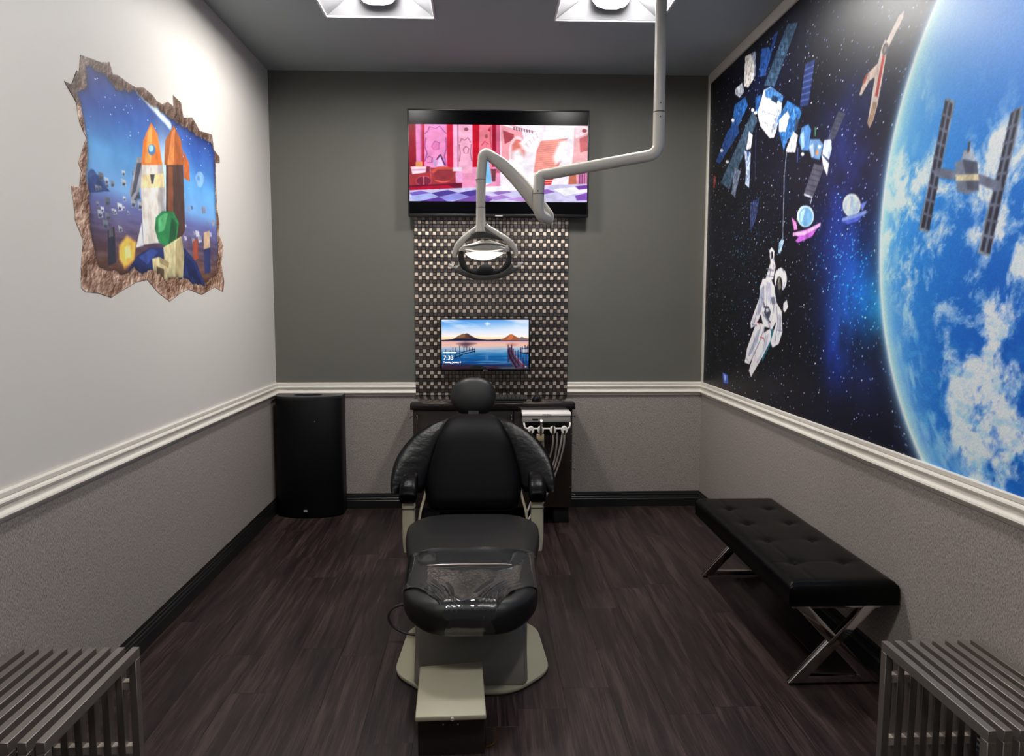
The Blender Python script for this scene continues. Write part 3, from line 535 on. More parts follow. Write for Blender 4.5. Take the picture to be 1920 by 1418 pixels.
('p',(70, 110, 150),[(1.878,2.118),(1.880,2.112),(1.884,2.105),(1.891,2.099),(1.900,2.093),(1.910,2.089),(1.920,2.086),(1.930,2.085),(1.939,2.086),(1.947,2.088),(1.952,2.092),(1.955,2.097),(1.956,2.103),(1.954,2.110),(1.950,2.116),(1.943,2.122),(1.935,2.128),(1.925,2.132),(1.915,2.135),(1.905,2.136),(1.895,2.136),(1.888,2.133),(1.882,2.130),(1.878,2.124)],0),
('p',(150, 200, 230),[(1.901,2.120),(1.902,2.116),(1.905,2.112),(1.909,2.108),(1.914,2.105),(1.920,2.103),(1.926,2.101),(1.932,2.100),(1.937,2.101),(1.942,2.102),(1.945,2.104),(1.947,2.108),(1.948,2.111),(1.947,2.115),(1.944,2.119),(1.940,2.123),(1.935,2.126),(1.929,2.129),(1.923,2.130),(1.917,2.131),(1.911,2.131),(1.907,2.129),(1.903,2.127),(1.901,2.124)],0),
('p',(210, 214, 222),[(2.052,1.784),(2.116,1.678),(2.043,1.691)],0),
('p',(120, 124, 134),[(1.813,1.808),(1.760,1.712),(1.831,1.715)],0),
('p',(40, 120, 70),[(1.906,1.823),(1.832,1.860),(1.704,1.871),(1.646,1.825),(1.684,1.743),(1.797,1.699),(1.887,1.719),(1.921,1.773)],0),
('p',(84, 170, 110),[(1.877,1.822),(1.812,1.854),(1.770,1.855),(1.821,1.774),(1.887,1.760)],0),
('p',(24, 84, 50),[(1.729,1.842),(1.665,1.819),(1.699,1.746),(1.781,1.710)],0),
('p',(206, 196, 150),[(1.839,1.698),(1.625,1.765),(1.596,1.679),(1.622,1.570),(1.822,1.564)],0),
('p',(170, 155, 115),[(1.696,1.733),(1.620,1.762),(1.601,1.678),(1.626,1.575),(1.713,1.568)],0),
('p',(206, 190, 146),[(1.962,1.641),(1.894,1.653),(1.780,1.635),(1.807,1.501),(1.951,1.528)],0),
('p',(92, 78, 54),[(1.919,1.610),(1.839,1.601),(1.850,1.530),(1.921,1.545)],0),
('p',(160, 142, 104),[(1.894,1.653),(1.780,1.635),(1.792,1.608),(1.885,1.628)],0)]
LAMP={'HOOD':[(-0.107,1.696),(-0.105,1.710),(-0.090,1.721),(-0.066,1.729),(-0.037,1.738),(-0.013,1.747),(0.001,1.750),(0.013,1.746),(0.026,1.750),(0.044,1.750),(0.073,1.742),(0.099,1.732),(0.123,1.723),(0.135,1.711),(0.135,1.694),(0.121,1.704),(0.102,1.705),(0.061,1.699),(0.015,1.697),(-0.028,1.698),(-0.066,1.703),(-0.090,1.703)],
'LENS':[(-0.077,1.689),(-0.042,1.694),(0.013,1.696),(0.066,1.695),(0.104,1.691),(0.087,1.678),(0.063,1.666),(0.034,1.658),(0.005,1.656),(-0.023,1.659),(-0.050,1.667),(-0.066,1.678)],
'RING_O':[(-0.105,1.705),(-0.107,1.672),(-0.104,1.639),(-0.091,1.615),(-0.067,1.597),(-0.038,1.587),(0.015,1.582),(0.068,1.587),(0.099,1.599),(0.126,1.618),(0.143,1.640),(0.145,1.673),(0.138,1.706)],
'RING_I':[(-0.083,1.696),(-0.083,1.672),(-0.076,1.646),(-0.063,1.622),(-0.047,1.612),(-0.026,1.609),(0.014,1.627),(0.058,1.612),(0.078,1.613),(0.097,1.623),(0.114,1.647),(0.126,1.673),(0.123,1.697)],
'BRIDGE':[(-0.021,1.608),(-0.002,1.633),(0.010,1.636),(0.034,1.636),(0.044,1.632),(0.063,1.611),(0.063,1.589),(0.015,1.584),(-0.021,1.589)],
'VISOR':[(-0.134,1.617),(-0.115,1.616),(-0.105,1.627),(-0.091,1.614),(-0.062,1.596),(-0.033,1.587),(0.015,1.583),(0.066,1.587),(0.099,1.599),(0.126,1.617),(0.144,1.640),(0.155,1.621),(0.174,1.618),(0.172,1.609),(0.145,1.592),(0.109,1.575),(0.065,1.565),(0.017,1.561),(-0.019,1.563),(-0.057,1.571),(-0.096,1.586),(-0.124,1.603)],
'WEB':[(-0.010,1.814),(0.020,1.815),(0.032,1.798),(0.058,1.782),(0.109,1.751),(0.102,1.748),(0.068,1.757),(0.030,1.761),(0.006,1.762),(-0.037,1.758),(-0.076,1.739),(-0.061,1.755),(-0.028,1.788),(-0.013,1.803)]}
YOKE_L=[(-0.0061,-1.6500,1.8239),(-0.0181,-1.6500,1.8097),(-0.0564,-1.6500,1.7788),(-0.0948,-1.6500,1.7455),(-0.1165,-1.6500,1.7147),(-0.1258,-1.6500,1.6862),(-0.1263,-1.6500,1.6696)]
YOKE_R=[(0.0226,-1.6500,1.8241),(0.0345,-1.6500,1.8100),(0.0728,-1.6500,1.7842),(0.1184,-1.6500,1.7560),(0.1472,-1.6500,1.7300),(0.1641,-1.6500,1.7016),(0.1678,-1.6500,1.6778)]
HANDLE_L=[(-0.1030,-1.6500,1.6411),(-0.1074,-1.6500,1.6245),(-0.1158,-1.6500,1.6161),(-0.1314,-1.6500,1.6232),(-0.1505,-1.6500,1.6315)]
HANDLE_R=[(0.1450,-1.6500,1.6420),(0.1498,-1.6500,1.6277),(0.1595,-1.6500,1.6218),(0.1715,-1.6500,1.6254),(0.1956,-1.6500,1.6422)]

# ------------------------------------------------------------------ materials
M_paint_l = mat('greige_wall_paint', (214,210,204), .55, bump=((160,160,160), .05))
M_paint_b = mat('dark_olive_grey_paint', (98,97,90), .6, bump=((160,160,160), .05))
M_ceil = mat('grey_ceiling_paint', (160,166,168), .8, bump=((120,120,120), .06))
M_white = mat('white_trim_paint', (226,220,210), .35)
M_black = mat('black_baseboard_paint', (22,22,22), .35)
M_vinyl = mat('black_vinyl', (3,3,4), .5, spec=.09, bump=((260,260,260), .10))
M_vinyl_soft = mat('black_seat_vinyl', (17,17,17), .44, spec=.46, bump=((320,320,320), .12))
M_vinyl_gloss = mat('creased_black_vinyl', (4,4,5), .33, spec=.11, bump=((30,30,42), .5))
M_cream = mat('cream_enamel', (166,161,138), .4, bump=((300,300,300), .03))
M_greyenamel = mat('grey_enamel', (128,124,116), .42)
M_bracket = mat('lamp_grey_plastic', (196,190,180), .33)
M_lampdark = mat('lamp_dark_plastic', (62,60,56), .42)
M_lampblack = mat('lamp_black_plastic', (16,16,16), .4)
M_silver = mat('pearl_silver', (196,190,178), .28, metal=.35)
M_chrome = mat('chrome', (206,200,196), .07, metal=1.)
M_steel = mat('brushed_steel', (150,142,136), .46, metal=.82, bump=((900,12,900), .05))
M_spacer = mat('satin_chrome', (226,216,204), .3, metal=.55)
M_walnut = mat('dark_walnut_laminate', (38,28,22), .42, var=((30,30,2.2), .5))
M_counter = mat('black_counter_laminate', (26,22,21), .16, var=((60,60,60), .2))
M_bin = mat('black_bin_enamel', (4,4,5), .5, spec=.25, bump=((400,400,400), .05))
M_binin = mat('bin_hole_shade', (2,2,2), .8)
M_plastic = mat('black_plastic', (9,9,10), .32)
M_keycap = mat('black_keycap', (16,16,17), .4)
M_devwhite = mat('white_device_plastic', (232,228,222), .3)
M_devgrey = mat('grey_device_plastic', (150,146,140), .4)
M_hose = mat('grey_hose_rubber', (146,136,130), .45)
M_tan = mat('tan_plastic', (166,150,118), .4)
M_cable = mat('dark_grey_cable', (46,43,42), .5)
M_brass = mat('brass', (120,92,52), .35, metal=.9)
M_fixture = mat('white_fixture_enamel', (238,238,240), .5)
M_glow = mat('lit_diffuser', (240,240,240), .6, emis=((255,252,248), FRONT_LAMP))
M_glow_rear = mat('second_row_lit_diffuser', (240,240,240), .6, emis=((255,252,248), REAR_LAMP))
M_lens = mat('lit_lamp_lens', (240,240,240), .4, emis=((255,253,250), 3.0))
M_logo = mat('silver_logo', (176,176,180), .35)
M_text = mat('lit_white_lettering', (255,255,255), .5, emis=((255,255,255), 1.0))
M_ink = mat('dark_ink', (70,72,80), .5)
M_rubber = mat('black_rubber', (14,14,14), .7)
def wallpaper_mat():
    m = mat('woven_greige_wallpaper', (142,134,128), .72); nt = m.node_tree; b = nt.nodes['Principled BSDF']
    g = nt.nodes.new('ShaderNodeTexCoord'); outs = []
    for sc, det, lo, hi in (((300,300,110), 3, .30, .66), ((110,110,380), 2, .34, .60), ((3,3,2), 3, .2, .8)):
        mp = nt.nodes.new('ShaderNodeMapping'); mp.inputs['Scale'].default_value = sc
        n = nt.nodes.new('ShaderNodeTexNoise'); n.inputs['Scale'].default_value = 1; n.inputs['Detail'].default_value = det
        r = nt.nodes.new('ShaderNodeMapRange'); r.inputs[1].default_value = lo; r.inputs[2].default_value = hi
        nt.links.new(g.outputs['Object'], mp.inputs[0]); nt.links.new(mp.outputs[0], n.inputs[0]); nt.links.new(n.outputs[0], r.inputs[0]); outs.append(r)
    def mixc(fac, a, bb):
        mx = nt.nodes.new('ShaderNodeMix'); mx.data_type = 'RGBA'; mx.inputs[6].default_value = a; mx.inputs[7].default_value = bb
        nt.links.new(fac, mx.inputs[0]); return mx
    a = mixc(outs[0].outputs[0], L4(112,104,100), L4(176,167,161)); c = mixc(outs[1].outputs[0], (.84,.83,.82,1), (1,1,1,1))
    e = nt.nodes.new('ShaderNodeMix'); e.data_type = 'RGBA'; e.blend_type = 'MULTIPLY'; e.inputs[0].default_value = 1
    nt.links.new(a.outputs[2], e.inputs[6]); nt.links.new(c.outputs[2], e.inputs[7]); nt.links.new(e.outputs[2], b.inputs['Base Color'])
    bp = nt.nodes.new('ShaderNodeBump'); bp.inputs['Strength'].default_value = .25; bp.inputs['Distance'].default_value = .002
    nt.links.new(outs[0].outputs[0], bp.inputs['Height']); nt.links.new(bp.outputs[0], b.inputs['Normal']); return m
M_paper = wallpaper_mat()
def plank_mat():
    m = mat('dark_wood_plank', (50,42,42), .42, spec=.35); nt = m.node_tree; b = nt.nodes['Principled BSDF']
    g = nt.nodes.new('ShaderNodeTexCoord'); oi = nt.nodes.new('ShaderNodeObjectInfo'); sep = nt.nodes.new('ShaderNodeVectorMath'); sep.operation = 'MULTIPLY_ADD'
    cb = nt.nodes.new('ShaderNodeCombineXYZ'); nt.links.new(oi.outputs['Random'], cb.inputs[0]); nt.links.new(oi.outputs['Random'], cb.inputs[1]); nt.links.new(oi.outputs['Random'], cb.inputs[2])
    sep.inputs[1].default_value = (37, 53, 71); nt.links.new(cb.outputs[0], sep.inputs[0]); nt.links.new(g.outputs['Object'], sep.inputs[2])
    def nz(sc, det, dist=0):
        mp = nt.nodes.new('ShaderNodeMapping'); mp.inputs['Scale'].default_value = sc
        n = nt.nodes.new('ShaderNodeTexNoise'); n.inputs['Scale'].default_value = 1; n.inputs['Detail'].default_value = det; n.inputs['Distortion'].default_value = dist
        nt.links.new(sep.outputs[0], mp.inputs[0]); nt.links.new(mp.outputs[0], n.inputs[0]); return n
    a = nz((40,1.9,40), 6, .4); c = nz((240,7,240), 3); d = nz((14,1.2,14), 3, .3)
    def math_(op, x, y):
        q = nt.nodes.new('ShaderNodeMath'); q.operation = op
        for i, t in ((0, x), (1, y)):
            if isinstance(t, float): q.inputs[i].default_value = t
            else: nt.links.new(t, q.inputs[i])
        return q.outputs[0]
    s = math_('ADD', math_('MULTIPLY', a.outputs[0], .40), math_('ADD', math_('MULTIPLY', c.outputs[0], .45), math_('MULTIPLY', d.outputs[0], .35)))
    s = math_('ADD', s, math_('MULTIPLY', oi.outputs['Random'], .035))
    cr = nt.nodes.new('ShaderNodeValToRGB'); e = cr.color_ramp.elements
    e[0].position = .42; e[0].color = L4(16,11,11); e[1].position = .78; e[1].color = L4(74,59,56)
    k = e.new(.60); k.color = L4(38,28,27)
    nt.links.new(s, cr.inputs[0]); nt.links.new(cr.outputs[0], b.inputs['Base Color'])
    bp = nt.nodes.new('ShaderNodeBump'); bp.inputs['Strength'].default_value = .12; bp.inputs['Distance'].default_value = .001
    nt.links.new(c.outputs[0], bp.inputs['Height']); nt.links.new(bp.outputs[0], b.inputs['Normal']); return m
M_plank = plank_mat()
def tile_mat(name, rgb, rough):
    m = mat(name, rgb, rough, metal=1.); nt = m.node_tree; b = nt.nodes['Principled BSDF']
    a = nt.nodes.new('ShaderNodeAttribute'); a.attribute_name = 'tint'; mx = nt.nodes.new('ShaderNodeMix'); mx.data_type = 'RGBA'; mx.blend_type = 'MULTIPLY'
    mx.inputs[0].default_value = 1; mx.inputs[6].default_value = L4(*rgb); nt.links.new(a.outputs['Color'], mx.inputs[7]); nt.links.new(mx.outputs[2], b.inputs['Base Color'])
    b.inputs['Anisotropic'].default_value = .75
    tg = nt.nodes.new('ShaderNodeTangent'); tg.direction_type = 'UV_MAP'; tg.uv_map = 'brush'; nt.links.new(tg.outputs[0], b.inputs['Tangent']); return m
M_tile_a = tile_mat('brushed_tile_lit_tone', (232,214,198), .34)  # one metal: paler colour stands for light caught by the brushing direction
M_tile_b = tile_mat('brushed_tile_dim_tone', (146,138,133), .34)  # same metal, darker colour stands for brushing that catches little light
M_grout = mat('dark_grout', (40,37,35), .8)
def film_mat():
    m = bpy.data.materials.new('clear_plastic_film'); m.use_nodes = True; nt = m.node_tree; nt.nodes.clear()
    o = nt.nodes.new('ShaderNodeOutputMaterial'); t = nt.nodes.new('ShaderNodeBsdfTransparent'); t.inputs[0].default_value = (.96,.96,.97,1)
    g = nt.nodes.new('ShaderNodeBsdfGlossy'); g.inputs['Roughness'].default_value = .025; d = nt.nodes.new('ShaderNodeBsdfDiffuse'); d.inputs[0].default_value = (.35,.35,.37,1)
    fr = nt.nodes.new('ShaderNodeFresnel'); fr.inputs[0].default_value = 1.85
    tc = nt.nodes.new('ShaderNodeTexCoord'); n = nt.nodes.new('ShaderNodeTexNoise'); n.inputs['Scale'].default_value = 9; n.inputs['Detail'].default_value = 3
    bp = nt.nodes.new('ShaderNodeBump'); bp.inputs['Strength'].default_value = .12; bp.inputs['Distance'].default_value = .01
    nt.links.new(tc.outputs['Object'], n.inputs[0]); nt.links.new(n.outputs[0], bp.inputs['Height'])
    for q in (g, fr): nt.links.new(bp.outputs[0], q.inputs['Normal'])
    m1 = nt.nodes.new('ShaderNodeMixShader'); m1.inputs[0].default_value = .05; nt.links.new(t.outputs[0], m1.inputs[1]); nt.links.new(d.outputs[0], m1.inputs[2])
    m2 = nt.nodes.new('ShaderNodeMixShader'); nt.links.new(fr.outputs[0], m2.inputs[0]); nt.links.new(m1.outputs[0], m2.inputs[1]); nt.links.new(g.outputs[0], m2.inputs[2])
    nt.links.new(m2.outputs[0], o.inputs[0]); return m
M_film = film_mat()
# ------------------------------------------------------------------ room shell
XL, XR, ZC, YB, YF = -1.426, 1.567, 3.0, 0.0, -6.6
def struct(o): o['kind'] = 'structure'; return o
floor = struct(MB().box(XL-.1, XR+.1, YF, .1, -.06, -.0045).build('floor', M_black, smooth=False))
pw, pl = .178, 1.219
pmesh = None; row = 0; x = XL-.05
while x < XR:
    y = YF-rng.rand()*pl; x1 = min(x+pw, XR+.05)
    while y < 0:
        ya, yb = max(y, YF), min(y+pl, .02)
        if yb-ya > .03:
            full = abs((yb-ya)-pl) < 1e-6 and abs(x1-x-pw) < 1e-6
            if full and pmesh is not None:
                o = bpy.data.objects.new('plank', pmesh); COL.objects.link(o); o.parent = floor
                o.location = Vector((x+pw/2, ya+pl/2, 0))-ORG['floor']
            else:
                mb = MB().box(-(x1-x)/2+.0002, (x1-x)/2-.0002, -(yb-ya)/2+.0002, (yb-ya)/2-.0002, -.0045, 0)
                bm = mb.bm; bmesh.ops.recalc_face_normals(bm, faces=bm.faces)
                bmesh.ops.bevel(bm, geom=[e for e in bm.edges if all(v.co.z > -.001 for v in e.verts)], offset=.0004, segments=1, affect='EDGES')
                me = bpy.data.meshes.new('plank'); bm.to_mesh(me); bm.free(); me.materials.append(M_plank)
                if full: pmesh = me
                o = bpy.data.objects.new('plank', me); COL.objects.link(o); o.parent = floor
                o.location = Vector(((x+x1)/2, (ya+yb)/2, 0))-ORG['floor']
        y += pl
    x += pw
# ceiling with four openings for the light fixtures
LX = (-.545, .70); LY = (-1.29, -4.05); HL = .302
xs = sorted([XL-.1, XR+.1]+[c+s*HL for c in LX for s in (-1, 1)]); ys = sorted([YF, .1]+[c+s*HL for c in LY for s in (-1, 1)])
mb = MB()
for i in range(len(xs)-1):
    for j in range(len(ys)-1):
        cx, cy = (xs[i]+xs[i+1])/2, (ys[j]+ys[j+1])/2
        if any(abs(cx-a) < HL and abs(cy-b) < HL for a in LX for b in LY): continue
        mb.box(xs[i], xs[i+1], ys[j], ys[j+1], ZC, ZC+.14)
bmesh.ops.remove_doubles(mb.bm, verts=mb.bm.verts, dist=1e-5)
seen = {}
mb.bm.verts.index_update()
for f in list(mb.bm.faces):
    k = tuple(sorted(v.index for v in f.verts)); seen.setdefault(k, []).append(f)
bmesh.ops.delete(mb.bm, geom=[f for v in seen.values() if len(v) > 1 for f in v], context='FACES')
ceiling = struct(mb.build('ceiling', M_ceil, smooth=False))
RT = .897
wall_back = struct(MB().box(XL-.1, XR+.1, 0, .1, 0, ZC).build('wall_back', M_paint_b, smooth=False))
wall_left = struct(MB().box(XL-.1, XL, YF, 0, 0, ZC).build('wall_left', M_paint_l, smooth=False))
wall_right = struct(MB().box(XR, XR+.1, YF, 0, 0, ZC).build('wall_right', M_paint_l, smooth=False))
MB().box(XL, XR, -.003, 0, 0, .806).build('wallpaper', M_paper, wall_back, smooth=False, label='greige woven wallpaper below the rail')
MB().box(XL, XL+.003, YF, -.003, 0, .806).build('wallpaper', M_paper, wall_left, smooth=False, label='greige woven wallpaper below the rail')
MB().box(XR-.003, XR, YF, -.003, 0, .806).build('wallpaper', M_paper, wall_right, smooth=False, label='greige woven wallpaper below the rail')
# chair rail: profile (distance out from the wall, height)
RAIL = [(0,RT),(.010,RT),(.013,.893),(.013,.880),(.010,.877),(.018,.872),(.021,.866),(.018,.859),(.012,.855),(.010,.848),(.013,.838),(.024,.832),(.026,.826),(.022,.820),(.012,.818),(.008,.812),(.006,.803),(0,.803)]
BASE = [(0,.108),(.004,.108),(.006,.101),(.007,.092),(.011,.089),(.011,.080),(.009,.077),(.013,.073),(.015,.064),(.013,.060),(.016,.056),(.016,.004),(.016,0),(0,0)]
def run(name, prof, side, a, b, m):
    """moulding along a wall; side 'left','right','back'; mitred where a or b is at a room corner"""
    mb = MB(); rings = []
    for e in (a, b):
        r = []
        for d, z in prof:
            if side == 'back':
                ex = e
                if abs(e-XL) < 1e-6: ex = e+d
                if abs(e-XR) < 1e-6: ex = e-d
                r.append((ex, -d, z))
            else:
                ey = -d if abs(e) < 1e-6 else e
                r.append((XL+d if side == 'left' else XR-d, ey, z))
        rings.append(r)
    mb.loft(rings); return struct(mb.build(name, m, angle=25))
BX0, BX1 = -.459, .603
run('trim_1', RAIL, 'left', 0, YF, M_white)
run('trim_2', RAIL, 'back', XL, BX0, M_white)
run('trim_3', RAIL, 'back', BX1, XR, M_white)
run('trim_4', RAIL, 'right', 0, YF, M_white)
run('baseboard_left', BASE, 'left', 0, YF, M_black)
run('baseboard_back', BASE, 'back', XL, XR, M_black)
run('baseboard_right', BASE, 'right', 0, YF, M_black)
MURY = -3.62
struct(MB().prism([(0,.895),(0,ZC),(-.045,ZC),(-.045,.895)], 'yz', XR-.012, XR).build('trim_5', M_white, bevel=.004))
struct(MB().prism([(-.045,ZC),(-.045,2.935),(MURY,2.935),(MURY,ZC)], 'yz', XR-.016, XR).build('trim_6', M_white, bevel=.005))
struct(MB().prism([(MURY,.895),(MURY,ZC),(MURY-.045,ZC),(MURY-.045,.895)], 'yz', XR-.012, XR).build('trim_7', M_white, bevel=.004))
# ------------------------------------------------------------------ recessed ceiling lights
def ceiling_light(cx, cy, label, glow, group):
    t = thing('ceiling_light', label, 'ceiling light', (cx, cy, ZC), group)
    h = .300; mb = MB()
    for a in (-1, 1):
        mb.box(cx+a*h-(.012 if a > 0 else 0), cx+a*h+(.012 if a < 0 else 0), cy-h, cy+h, ZC-.004, ZC+.012)
        mb.box(cx-h+.012, cx+h-.012, cy+a*h-(.012 if a > 0 else 0), cy+a*h+(.012 if a < 0 else 0), ZC-.004, ZC+.012)
    mb.build('frame', M_fixture, t, bevel=.002, label='thin white flange')
    g = .287; b0, b1 = .10, .215; zt = ZC+.125
    mb = MB()   # sloping reflector panels rising from the flange to the basket
    o = [(cx-g,cy-g,ZC+.004),(cx+g,cy-g,ZC+.004),(cx+g,cy+g,ZC+.004),(cx-g,cy+g,ZC+.004)]
    i = [(cx-b0,cy-b1,zt),(cx+b0,cy-b1,zt),(cx+b0,cy+b1,zt),(cx-b0,cy+b1,zt)]
    for k in range(4): mb.face([o[k], o[(k+1)%4], i[(k+1)%4], i[k]])
    mb.face(i)
    r = mb.build('reflector', mat('fixture_reflector', (104,104,107), .6), t, smooth=False)
    md = r.modifiers.new('thickness', 'SOLIDIFY'); md.thickness = .004; md.offset = 1
    prof = [(-.098,.112),(-.094,.072),(-.070,.044),(-.030,.032),(.030,.032),(.070,.044),(.094,.072),(.098,.112)]
    mb = MB(); mb.loft([[(cx+p, y, ZC+q) for p, q in prof] for y in (cy-.195, cy+.195)])
    mb.build('diffuser', glow, t, angle=50, label='glowing perforated basket')
    for s in (-1, 1):
        y0 = cy+s*.196
        rr = [[(cx+p*k, y0+s*dy, ZC+q) for p, q in prof] for k, k2, dy in ((1.05,1,0),(1.03,1,.008),(.86,1.0,.016))]
        for ring, dz in zip(rr, (-.003,-.003,.012)):
            for n_, v in enumerate(ring): ring[n_] = (v[0], v[1], v[2]+dz)
        MB().loft(rr).build('end_cap', M_fixture, t, angle=50)
    return t
ceiling_light(LX[0], LY[0], 'square recessed ceiling light, left one of the two above the chair', M_glow, 'recessed ceiling lights')
ceiling_light(LX[1], LY[0], 'square recessed ceiling light beside the lamp pole, right of the two', M_glow, 'recessed ceiling lights')
ceiling_light(LX[0], LY[1], 'square ceiling light of the second row, outside the frame on the left', M_glow_rear, 'recessed ceiling lights')
ceiling_light(LX[1], LY[1], 'square ceiling light of the second row, outside the frame on the right', M_glow_rear, 'recessed ceiling lights')
# ------------------------------------------------------------------ space mural on the right wall
P = Print(.04, -MURY+.005, RT-.006, 2.94, 800, 660, (7, 7, 15))
n1 = fbm(P.X*2.2, P.Y*2.2, 3); n2 = fbm(P.X*7, P.Y*7, 20)
P.add(np.clip(n1-.45, 0, 1)*30, (.25, .35, 1.0))
for s_, t_, r_, c_ in NEB:
    w = np.exp(-(((P.X-s_)/r_)**2+((P.Y-t_)/r_)**2))*np.clip(.25+1.3*n1*n2*2, 0, 1.25); P.add(w, np.array(c_)*(.34, .46, .40))
tw = sum(np.exp(-(((P.X-a)/r)**2+((P.Y-b)/r)**2)) for a, b, r in TEALS)
P.dots(4200, 110, 420, lambda: rng.choice([0, 1, 2]) and (.8, .85, 1) or (.5, .6, 1))
P.dots(1300, 80, 330, lambda: (.1, .75, .95), np.clip(tw, 0, 1))
P.dots(220, 400, 900, lambda: (.85, .88, 1))
px_, pz_, pr_ = LIMB
# limb radius by bearing, so the print follows the measured edge
lp = np.array(LIMBPTS); la = np.arctan2(lp[:, 1]-pz_, -(lp[:, 0]-px_)); lr = np.hypot(lp[:, 0]-px_, lp[:, 1]-pz_); od = np.argsort(la)
ang = np.arctan2(P.Y-pz_, -(P.X-px_)); pr = pr_
dd = pr-np.hypot(P.X-px_, P.Y-pz_)      # >0 inside the planet
dn = np.minimum(dd, 0); P.over(np.exp(dn/.035)*.75, (110, 170, 215)); P.over(np.exp(dn/.012)*.92, (230, 244, 252))
ins = np.clip(dd/.006, 0, 1); hz = np.clip((P.Y-.95)/1.9, 0, 1)
up = np.array((110, 138, 205)); mid = np.array((38, 130, 206)); lo = np.array((0, 74, 166))
base = np.where(hz[..., None] > .5, mid+(up-mid)*((hz-.5)/.5)[..., None], lo+(mid-lo)*(hz/.5)[..., None])
deep = np.clip((dd-.12)/.5, 0, 1)*np.clip(1.2-hz*1.15, 0, 1); base = base*(1-.5*deep[..., None])+np.array((0, 56, 150))*.5*deep[..., None]
wx = P.X+.16*fbm(P.X*4, P.Y*4, 31); wy = P.Y+.16*fbm(P.X*4+9, P.Y*4, 41)
cl = fbm(wx*8.5, wy*8.5, 50, 7, .66); reg = sum(w*np.exp(-(((P.X-a)/r)**2+((P.Y-b)/r)**2)) for a, b, r, w in CLOUDS)
cm = np.clip((cl-.60+.19*np.clip(reg, 0, 1.1)-.03*hz)*5.0, 0, 1)*np.clip(reg*1.5+.08, 0, 1)
st = np.clip((fbm(dd*26, ang*9, 70, 5)-.50)*5, 0, 1)*np.exp(-((dd-.13)/.09)**2)*np.clip(1.4-hz*1.8, 0, 1)
base = base*(1-.85*cm[..., None])+np.array((226, 222, 234))*.85*cm[..., None]
base = base*(1-.55*st[..., None])+np.array((170, 205, 228))*.55*st[..., None]
rip = np.clip((fbm(P.X*22, P.Y*40, 81, 4)-.5)*3, 0, 1)*np.clip(.45-hz, 0, .4)*1.2; base = base*(1-rip[..., None])+np.array((60, 150, 205))*rip[..., None]
rim = np.exp(-np.clip(dd, 0, 9)/.045)*.92; base = base*(1-rim[..., None])+np.array((228, 240, 250))*rim[..., None]
rim2 = np.exp(-np.clip(dd, 0, 9)/.16)*.45; base = base*(1-rim2[..., None])+np.array((150, 205, 235))*rim2[..., None]
P.A = P.A*(1-ins[..., None])+base*ins[..., None]
before = P.A.copy()
for kind_, c_, pts_, w_ in MURAL_SHAPES:
    if kind_ == 'p': P.poly(pts_, c_)
    else: P.line(pts_, c_, max(w_, .004))
msk = np.clip(np.abs(P.A-before).sum(-1)/20, 0, 1)
blk = np.random.RandomState(8).rand(160, 200); bi = (P.Y*62+P.X*21).astype(int) % 160; bj = (P.X*74-P.Y*18).astype(int) % 200
mach = (P.Y > 1.62) & (P.X < 1.55)
tex = np.where(mach, .66+.62*blk[bi, bj]*(.5+fbm(P.X*40, P.Y*40, 300, 3)), .74+.5*fbm(P.X*34, P.Y*24, 310, 4))
P.A = P.A*(1-msk[..., None])+P.A*(tex*msk)[..., None]
P.A = np.clip(P.A, 0, 255)*(1+.10*(rng.rand(*P.X.shape)-.5))[..., None]; P.gain = 1.45
mural = P.mesh('wall_mural', lambda a, b: np.c_[np.full(len(a), XR-.0045), -a, b], print_mat('mural_print', .40, spec=.34, bump=.12), flip=False)
md = mural.modifiers.new('thickness', 'SOLIDIFY'); md.thickness = .0025; md.offset = -1
tag(mural, 'large printed space mural with astronaut, station and blue planet on the right wall', 'mural')
# ------------------------------------------------------------------ torn-wall sticker on the left wall
po = np.array(POSTER_OUT); P = Print(po[:, 0].min()-.01, po[:, 0].max()+.01, po[:, 1].min()-.01, po[:, 1].max()+.01, 430, 460, (120, 96, 80))
so = sd_poly(P.X, P.Y, POSTER_OUT); wob = (fbm(P.X*26, P.Y*26, 5)-.5)*.03
si = sd_poly(P.X, P.Y, POSTER_IN)+wob
rk = fbm(P.X*16, P.Y*16, 90, 6, .6); dx = np.gradient(rk, axis=1)+np.gradient(rk, axis=0)
rock = np.array((136, 106, 88))+((rk-.5)*150)[..., None]+(dx*900)[..., None]
rock += np.clip(so/.02+1, 0, 1)[..., None]*26; yt = (P.Y-P.Y.min())/(P.Y.max()-P.Y.min())
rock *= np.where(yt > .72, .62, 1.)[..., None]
sky = np.zeros(P.A.shape); stops = [(0, (104, 66, 44)), (.16, (100, 70, 62)), (.30, (84, 74, 104)), (.40, (96, 104, 160)), (.46, (110, 160, 214)), (.60, (92, 160, 218)), (.76, (44, 84, 158)), (1, (36, 44, 100))]
for k in range(3): sky[..., k] = np.interp(yt, [a for a, _ in stops], [c[k] for _, c in stops])
xt = (P.X-P.X.min())/(P.X.max()-P.X.min()); 
sx0, sx1 = P.X.min(), P.X.max()
nb = fbm(P.X*5, P.Y*5, 130, 5); sky += ((nb-.5)*90)[..., None]*np.array((.7, .9, 1))*np.clip(yt*2-.5, .25, 1)[..., None]
near = 1-xt                                     # small s is the far end (right in the photograph)
dk = np.clip((near-.68)/.25, 0, 1)*np.clip((yt-.55)*3, 0, 1); sky = sky*(1-.6*dk[..., None])+np.array((14, 40, 100))*.6*dk[..., None]
dk = np.clip((.26-near)/.2, 0, 1)*np.clip((yt-.6)*4, 0, 1); sky = sky*(1-.5*dk[..., None])+np.array((60, 50, 110))*.5*dk[..., None]
gnd = np.clip((fbm(P.X*8, P.Y*60, 140, 4)-.5)*2, -1, 1)*np.clip(.42-yt, 0, .1)*10; sky += (gnd*26)[..., None]
P.A = sky
